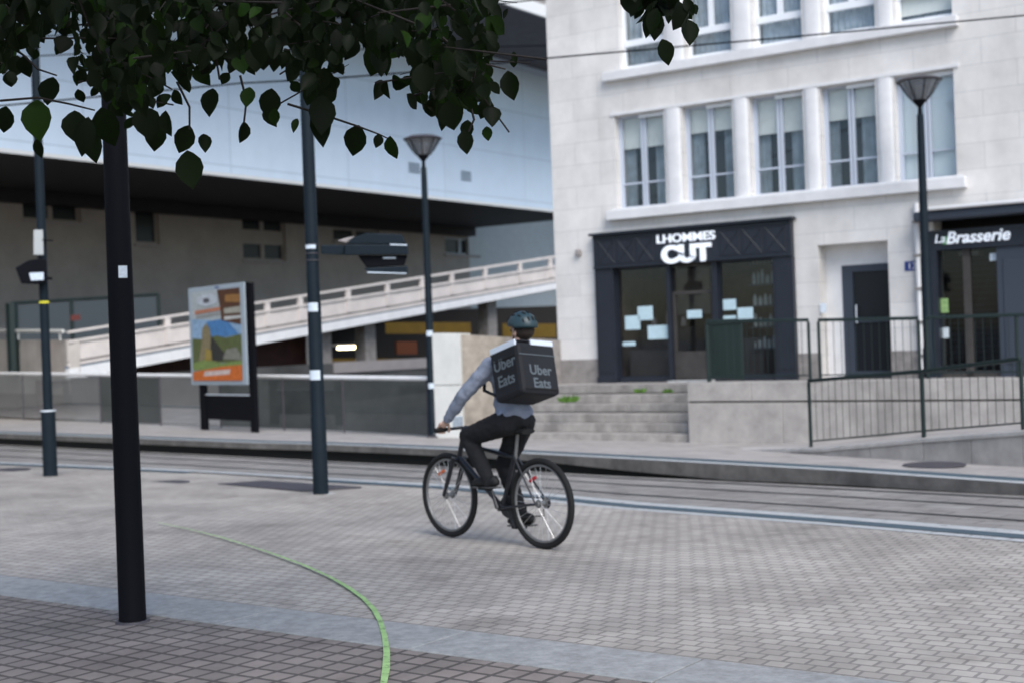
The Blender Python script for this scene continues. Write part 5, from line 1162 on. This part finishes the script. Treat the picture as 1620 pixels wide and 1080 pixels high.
# ---- delivery bag
bagc = V((-.49, .07, 1.325))
bag = thing('delivery_bag', (bx, by, bz), 'large square black insulated delivery bag with pale lettering on the rider\'s back', 'bag'); bag.rotation_euler = (0, 0, ang_)
tl_ = math.radians(15); rl = math.radians(6)
bz_ = (V((math.sin(tl_), 0, math.cos(tl_))) + V((0, -math.sin(rl), 0))).normalized(); bx_ = V((math.cos(tl_), 0, -math.sin(tl_))); by_ = bz_.cross(bx_).normalized(); BFm = Frame(bagc, bx_, by_, bz_)
b = MB(); hw, hd, hh = .19, .165, .20
b.box(BFm, -hd, hd, -hw, hw, -hh, hh); bo_ = b.build('body', 'bag', bag, local=True, bevel=.034)
b = MB(); b.tube([BFm.p(-.05, -.05, hh + .01), BFm.p(-.05, -.045, hh + .045), BFm.p(-.05, .045, hh + .045), BFm.p(-.05, .05, hh + .01)], .009, 6); b.build('handle', 'bag', bag, local=True)
b = MB(); b.box(BFm, -hd + .03, hd - .03, hw + .0005, hw + .005, .100, .107); b.box(BFm, -hd - .006, -hd - .001, -hw + .03, hw - .03, -hh + .035, -hh + .045); b.build('piping', 'tyre', bag, local=True)
b = MB(); b.box(BFm, -hd + .01, hd - .01, -hw + .01, hw - .01, hh + .0005, hh + .012); b.build('lid', 'bag', bag, local=True, bevel=.005)
b = MB(); b.box(BFm, -hd + .02, hd - .02, hw - .018, hw + .004, hh - .028, hh + .016); b.build('trim', 'trimbag', bag, local=True, bevel=.003)
b = MB(); b.box(BFm, -hd - .004, -hd + .018, -hw + .02, hw - .14, hh - .024, hh + .016); b.build('trim', 'trimbag', bag, local=True, bevel=.003)
b = MB(); b.box(BFm, -hd - .003, -hd + .0, -hw + .01, hw - .01, .098, .104); b.build('seam', 'bagtext', bag, local=True)
text("Uber", 'lettering', 'bagtext', bag, BFm.p(0, hw + .002, .03), -bx_, bz_, .12, .001, local=True, bold=.002)
text("Eats", 'lettering', 'bagtext', bag, BFm.p(0, hw + .002, -.095), -bx_, bz_, .12, .001, local=True, bold=.002)
text("Uber", 'lettering', 'bagtext', bag, BFm.p(-hd - .002, -.01, -.05), -by_, bz_, .105, .001, local=True, bold=.002)
text("Eats", 'lettering', 'bagtext', bag, BFm.p(-hd - .002, -.01, -.15), -by_, bz_, .105, .001, local=True, bold=.002)
for s_1 in (1, -1):
    b = MB(); pts = [BFm.p(hd - .01, .10 * s_1, .19), V((-.25, .10 * s_1 - .02, 1.475)), V((-.13, .10 * s_1 - .02, 1.455)), V((-.045, .105 * s_1 - .02, 1.36)), V((-.05, .12 * s_1 - .02, 1.2)), BFm.p(hd - .01, .14 * s_1, -.15)]
    b.tube(pts, [.014, .018, .018, .018, .014, .010], 8); b.build('shoulder_strap', 'bag', bag, local=True, smooth=True)
